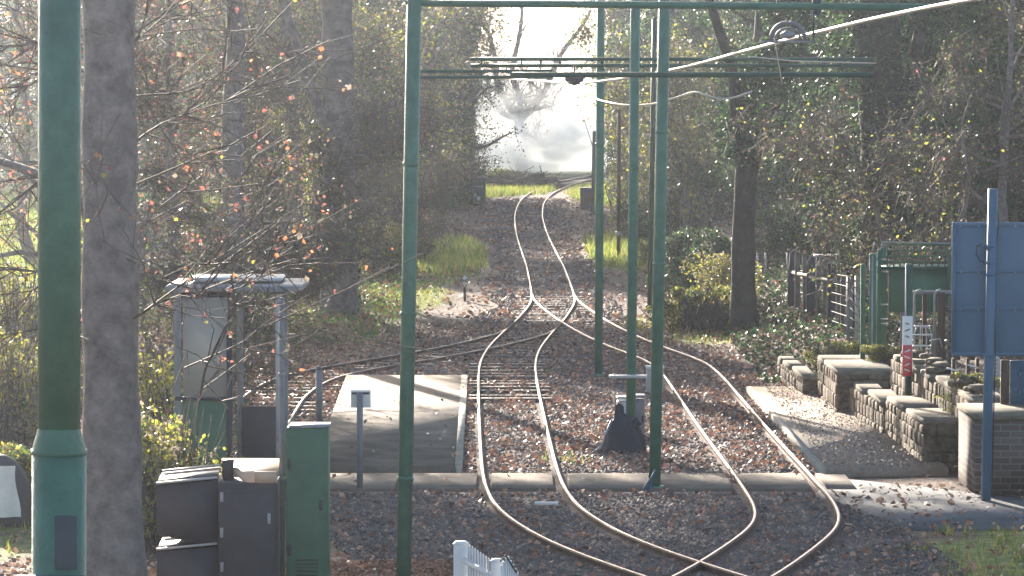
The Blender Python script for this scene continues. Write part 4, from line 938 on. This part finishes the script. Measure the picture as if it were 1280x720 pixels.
# ivy ground cover on the right bank
n = 26000; x = R.uniform(3.9, 9.5, n); y = R.uniform(61.5, 92, n); z = hgt(x, y)+R.random(n)*.16
tag(MB().leaves(np.stack([x, y, z], 1), .085, R.choice(4, n, p=[.5, .22, .08, .2]), flat=.4).build('ground_cover', ['ivy1', 'ivy2', 'lit1', 'lit3']), 'ivy and fallen leaves covering the right bank', kind='stuff')
n = 16000; x = R.uniform(-8, -2.2, n); y = R.uniform(70, 125, n); z = hgt(x, y)+R.random(n)*.2
k_ = (x < np.interp(y, BL[:, 1], BL[:, 0])); x, y, z = x[k_], y[k_], z[k_]; n = len(x)
tag(MB().leaves(np.stack([x, y, z], 1), .09, R.choice(4, n, p=[.2, .3, .25, .25]), flat=.3).build('ground_cover', ['ivy2', 'gr1', 'lit1', 'leaf_ol']), 'low weeds and leaves under the left trees', kind='stuff')
# fern clumps on the wall
for i_, (px, py, dd, sc, lab) in enumerate([(1215, 505, 49.5, .34, 'green fern clump on the rubble wall left of the signpost'), (1250, 515, 48.6, .24, 'smaller fern clump right of the signpost'), (1085, 466, 58.0, .12, 'tiny plant at the foot of the green corner post')]):
    t = thing('fern', lab, 'plant', P(px, py, dd)); fr_ = MB(); A, B_ = [], []
    for a_ in np.linspace(0, 6.28, 22)[:-1]:
        u = np.linspace(0, 1, 14)[:, None]; l = sc*random.uniform(.8, 1.6); el_ = random.uniform(.4, 1.2)
        c = np.concatenate([np.cos(a_)*l*u*math.cos(el_), np.sin(a_)*l*u*math.cos(el_), l*u*math.sin(el_)-l*.6*u**2], 1)
        A.append(np.repeat(c, 5, 0)+R.normal(size=(70, 3))*sc*.09)
    MB().leaves(np.concatenate(A), sc*.16, R.choice(2, 21*70, p=[.6, .4]), asp=.4).build('fronds', ['gr1', 'leaf_ye'], t)

# hero trunks
def hero(name, label, stems, ivy=None, twigs=None, bark='bark'):
    t = thing(name, label, 'tree', stems[0][0][0]); o = np.array(stems[0][0][0]); tm = MB()
    for pts, rr in stems:
        q = spline(np.array(pts), .25); r = np.interp(np.linspace(0, 1, len(q)), np.linspace(0, 1, len(rr)), rr)*(1+.05*np.sin(np.arange(len(q))*1.3)); tm.tube(q-o, r, 18)
    tm.build('trunk', bark, t, True)
    cm = MB(); m2 = ['bark_l']
    if twigs is not None:
        A, B_, RR, TP = [], [], [], []
        for p0, p1, r_, nsub in twigs:
            q = spline(np.array([p0, (np.array(p0)+np.array(p1))/2+R.normal(size=3)*.12*np.linalg.norm(np.array(p1)-np.array(p0)), p1]), .2)-o
            A.append(q[:-1]); B_.append(q[1:]); RR.append(np.linspace(r_, r_*.35, len(q)-1))
            for _ in range(nsub):
                s0 = q[R.integers(1, len(q))]; dv = (q[-1]-q[0]); dv = dv/np.linalg.norm(dv)+R.normal(size=3)*.95; L_ = R.uniform(.15, .5) if D < 100 else R.uniform(.3, 1.1)
                m_ = s0+dv*L_*.5; e_ = m_+(dv+R.normal(size=3)*.4)*L_*.5; A.append(np.array([s0, m_])); B_.append(np.array([m_, e_])); RR.append(np.array([.008, .006]))
                for _ in range(3):
                    f_ = e_+R.normal(size=3)*.16; A.append(np.array([(m_+e_)/2])); B_.append(np.array([f_])); RR.append(np.array([.004])); TP.append(f_)
        A, B_, RR = np.concatenate(A), np.concatenate(B_), np.concatenate(RR); cm.prisms(A, B_, RR, RR*.85, 0)
        TP = np.array(TP); k = R.random(len(TP)) < .22; m2 += ['leaf_or', 'leaf_rd', 'leaf_pale', 'leaf_ye']; TP = np.repeat(TP[k], 2, 0)+R.normal(size=(2*k.sum(), 3))*.03; k = np.ones(len(TP), bool); cm.leaves(TP, .055, 1+R.choice(4, k.sum(), p=[.3, .25, .35, .1]), asp=.8)
    if ivy:
        pts, rr, n_, ir = ivy; q = spline(np.array(pts), .25)-o; k = R.integers(0, len(q), n_); a_ = R.random(n_)*6.28
        cl = .5+.5*np.sin(a_*2+q[k][:, 2]*2.1); rad = rr+ir*(.2+.8*cl)*R.random(n_)**.5
        b0 = len(m2); m2 += ['ivy1', 'ivy2']; cm.leaves(q[k]+np.stack([np.cos(a_)*rad, np.sin(a_)*rad, R.normal(size=n_)*.12], 1), .085, b0+R.choice(2, n_, p=[.7, .3]))
    if cm.n: cm.build('crown', m2, t)
    return t
D = 36.0; s = F/D; a = P(142, 700, D); a[2] = -.05
tw = []
for x0, y0, x1, y1, r_, ns, dd in ((165, 180, 285, 125, .013, 14, 0), (165, 300, 245, 225, .012, 10, .3), (170, 330, 120, 230, .01, 8, -.5), (165, 400, 260, 330, .014, 16, -.4), (200, 350, 350, 335, .012, 14, -1), (250, 500, 295, 380, .012, 12, -1.2), (160, 60, 190, 0, .014, 10, .2),
                           (120, 200, 20, 260, .015, 16, .5), (110, 300, -20, 420, .014, 16, .6), (110, 90, 10, 130, .014, 14, .3), (170, 120, 330, 40, .015, 20, 1.0), (230, 460, 330, 400, .01, 10, -1.0), (250, 330, 350, 305, .01, 12, -1), (170, 230, 330, 210, .012, 16, .8), (120, 40, -20, 60, .014, 14, .3), (170, 40, 300, -20, .014, 14, .3), (115, 330, 0, 330, .012, 14, .4), (115, 400, 10, 480, .012, 10, .4)):
    tw.append((P(x0, y0, D+dd*.3), P(x1, y1, D+dd), r_, ns))
hero('beech_tree', 'near smooth grey trunk right of the thick green pole with orange leaves', [([a, P(140, 560, D), P(138, 400, D), P(137, 200, D), P(136, 0, D), P(134, -250, D), P(150, -500, D)], [.31, .26, .25, .24, .22, .2, .14]), ([P(137, 330, D), P(100, 250, D+.5), P(40, 215, D+1.2), P(-40, 190, D+2)], [.07, .05, .04, .03])], twigs=tw)
D = 73.0; a = P(930, 402, D)
hero('forked_tree', 'forked dark trunk leaning over the right bank beyond the poles', [([a-[0, 0, .2], P(929, 330, D), P(931, 250, D), P(936, 190, D), P(948, 100, D+1), P(955, 0, D+2), P(965, -200, D+3)], [.26, .21, .2, .19, .15, .13, .1]),
     ([P(932, 230, D), P(924, 170, D), P(915, 90, D-.5), P(893, 20, D-1), P(870, -60, D-1.5)], [.16, .13, .1, .08, .06]), ([P(951, 60, D), P(975, 20, D), P(1010, -40, D)], [.09, .07, .05])], bark='bark_d',
     ivy=([P(940, 190, D), P(955, 90, D), P(985, 40, D), P(985, -40, D)], .2, 9000, .55))
D = 79.0; a = P(424, 398, D)
hero('broad_tree', 'broad purple grey trunk standing left of the slim near pole', [([a-[0, 0, .2], P(424, 330, D), P(424, 200, D), P(422, 60, D), P(418, -150, D)], [.42, .34, .33, .3, .25]), ([P(424, 180, D), P(392, 120, D), P(360, 20, D)], [.14, .11, .08])], bark='bark',
     ivy=([a, P(424, 300, D), P(422, 200, D)], .3, 1800, .12))
D = 71.0; a = P(1108, 405, D)
hero('massive_tree', 'massive flat dark trunk rising behind the green arbour', [([a-[0, 0, .3], P(1106, 330, D), P(1104, 200, D), P(1100, 80, D), P(1096, -100, D)], [.5, .42, .4, .38, .3]), ([P(1104, 210, D), P(1130, 150, D), P(1150, 40, D)], [.2, .16, .12])], bark='bark_d',
     ivy=([a, P(1106, 300, D), P(1104, 150, D), P(1098, 0, D)], .4, 5000, .3))
D = 88.0; a = P(372, 385, D)
hero('slender_tree', 'slimmer trunk a little left of the broad purple grey one', [([a-[0, 0, .2], P(370, 280, D), P(366, 150, D), P(355, 0, D), P(340, -100, D)], [.2, .17, .15, .12, .1])], bark='bark')
# skeleton tree standing in the smoke
D = 191.0; a = P(652, 205, D); a[2] = 0
st = [([a, P(652, 185, D), P(650, 160, D), P(648, 148, D)], [.32, .29, .27, .25])]; tw = []
for pts, rr in (([(648, 150), (635, 130), (622, 105), (618, 70), (605, 20)], .17), ([(650, 150), (649, 120), (640, 90), (650, 40), (655, -20)], .15), ([(650, 152), (668, 128), (682, 112), (700, 70), (735, 20), (750, -30)], .15), ([(649, 148), (628, 142), (610, 120), (590, 90)], .12), ([(660, 140), (680, 135), (705, 128)], .06), ([(618, 130), (600, 140), (590, 160)], .06), ([(655, 165), (672, 175), (680, 185)], .06)):
    st.append(([P(x_, y_, D) for x_, y_ in pts], [rr*1.15, rr*.9, rr*.65, rr*.4]))
    for k in range(len(pts)-1):
        for _ in range(9):
            u_ = R.random(); p0 = P(pts[k][0]*(1-u_)+pts[k+1][0]*u_, pts[k][1]*(1-u_)+pts[k+1][1]*u_, D); p1 = p0+np.array([R.normal()*1.0, R.normal(), abs(R.normal())*1.0+.2]); tw.append((p0, p1, .04, 6))
ht = hero('skeleton_tree', 'bare forked tree standing in the white smoke at the end of the line', st, twigs=tw, bark='bark_d')

# ------------------------------------------------------------------ smoke
def ellipsoid(c, r, seg=28):
    th = np.linspace(0, math.pi, seg//2+1)[1:-1]; ph = np.linspace(0, 2*math.pi, seg, endpoint=False)
    V = [(r[0]*math.cos(p_)*math.sin(a_), r[1]*math.sin(p_)*math.sin(a_), r[2]*math.cos(a_)) for a_ in th for p_ in ph]+[(0, 0, r[2]), (0, 0, -r[2])]
    i = np.arange(seg); j = (i+1) % seg; n = len(th)
    q = np.concatenate([np.stack([k*seg+i, (k+1)*seg+i, (k+1)*seg+j, k*seg+j], 1) for k in range(n-1)])
    tp = np.array([[n*seg, a_, (a_+1) % seg] for a_ in range(seg)]); bt = np.array([[n*seg+1, (n-1)*seg+(a_+1) % seg, (n-1)*seg+a_] for a_ in range(seg)])
    return MB().add(V, [q, tp, bt])
sm = ellipsoid(0, (1, 1, 1)).build('smoke', 'white'); sm.scale = (7.5, 6, 2.9); sm.location = (2.1, 190, 1.4); tag(sm, 'white smoke drifting across the far end of the line', kind='stuff')
m = bpy.data.materials.new('smoke'); m.use_nodes = True; nt = m.node_tree; nt.nodes.clear(); out = nt.nodes.new('ShaderNodeOutputMaterial'); pv = nt.nodes.new('ShaderNodeVolumePrincipled')
pv.inputs['Color'].default_value = (.95, .965, .985, 1); pv.inputs['Anisotropy'].default_value = .33
tc = nt.nodes.new('ShaderNodeTexCoord'); ln = nt.nodes.new('ShaderNodeVectorMath'); ln.operation = 'LENGTH'; nt.links.new(tc.outputs['Object'], ln.inputs[0])
fo = nt.nodes.new('ShaderNodeMapRange'); fo.inputs['From Min'].default_value = 1; fo.inputs['From Max'].default_value = .3; fo.interpolation_type = 'SMOOTHSTEP'; nt.links.new(ln.outputs['Value'], fo.inputs['Value'])
ns = nt.nodes.new('ShaderNodeTexNoise'); ns.inputs['Scale'].default_value = 2.2; ns.inputs['Detail'].default_value = 4; ns.inputs['Distortion'].default_value = .5; nt.links.new(tc.outputs['Object'], ns.inputs['Vector'])
rp = nt.nodes.new('ShaderNodeMapRange'); rp.inputs['From Min'].default_value = .40; rp.inputs['From Max'].default_value = .64; nt.links.new(ns.outputs['Fac'], rp.inputs['Value'])
m1 = nt.nodes.new('ShaderNodeMath'); m1.operation = 'MULTIPLY'; nt.links.new(fo.outputs[0], m1.inputs[0]); nt.links.new(rp.outputs[0], m1.inputs[1])
m3 = nt.nodes.new('ShaderNodeMath'); m3.operation = 'MULTIPLY'; m3.inputs[1].default_value = 2.4; nt.links.new(m1.outputs[0], m3.inputs[0]); nt.links.new(m3.outputs[0], pv.inputs['Density'])
nt.links.new(pv.outputs[0], out.inputs['Volume']); sm.data.materials[0] = m
# haze
HAZE = .00034
hz = MB().box((0, 1285, 28), (1900, 2760, 60)).build('haze', 'white'); tag(hz, 'low winter haze filling the air along the line', kind='stuff')
m = bpy.data.materials.new('haze'); m.use_nodes = True; nt = m.node_tree; nt.nodes.clear(); out = nt.nodes.new('ShaderNodeOutputMaterial'); pv = nt.nodes.new('ShaderNodeVolumePrincipled')
pv.inputs['Color'].default_value = (.74, .82, 1, 1); pv.inputs['Density'].default_value = HAZE; pv.inputs['Anisotropy'].default_value = .88
nt.links.new(pv.outputs[0], out.inputs['Volume']); hz.data.materials[0] = m

# ------------------------------------------------------------------ light, sky, camera
EL, AZ = math.radians(17), math.radians(16)     # sun ahead and to the left
S = Vector((-math.sin(AZ)*math.cos(EL), math.cos(AZ)*math.cos(EL), math.sin(EL)))
ld = bpy.data.lights.new('sun', 'SUN'); ld.energy = 5.0; ld.angle = math.radians(.53); ld.color = (1, .885, .74)
lo = bpy.data.objects.new('sun', ld); C.objects.link(lo); lo.rotation_euler = S.to_track_quat('Z', 'Y').to_euler(); lo.location = (0, 0, 60)
w = bpy.data.worlds.new('World'); bpy.context.scene.world = w; w.use_nodes = True; nt = w.node_tree
sky = nt.nodes.new('ShaderNodeTexSky'); sky.sky_type = 'NISHITA'; sky.sun_disc = False; sky.sun_elevation = EL; sky.sun_rotation = -AZ; sky.air_density = 1.0; sky.dust_density = 1.5
nt.links.new(sky.outputs[0], nt.nodes['Background'].inputs['Color']); nt.nodes['Background'].inputs['Strength'].default_value = .07
cd = bpy.data.cameras.new('camera'); co = bpy.data.objects.new('camera', cd); C.objects.link(co)
cd.sensor_width = 36; cd.lens = 36*F/1280; cd.clip_end = 5000; cd.clip_start = .5
co.location = (0, 0, H); co.rotation_euler = (math.pi/2-PITCH, 0, 0); bpy.context.scene.camera = co
sc = bpy.context.scene
sc.view_settings.view_transform = 'Standard'; sc.view_settings.look = 'None'; sc.view_settings.exposure = 2.05; sc.view_settings.gamma = 1
sc.cycles.use_denoising = True; sc.cycles.volume_bounces = 5; sc.cycles.max_bounces = 8; sc.cycles.transparent_max_bounces = 16
sc.cycles.volume_step_rate = 4; sc.cycles.volume_max_steps = 128
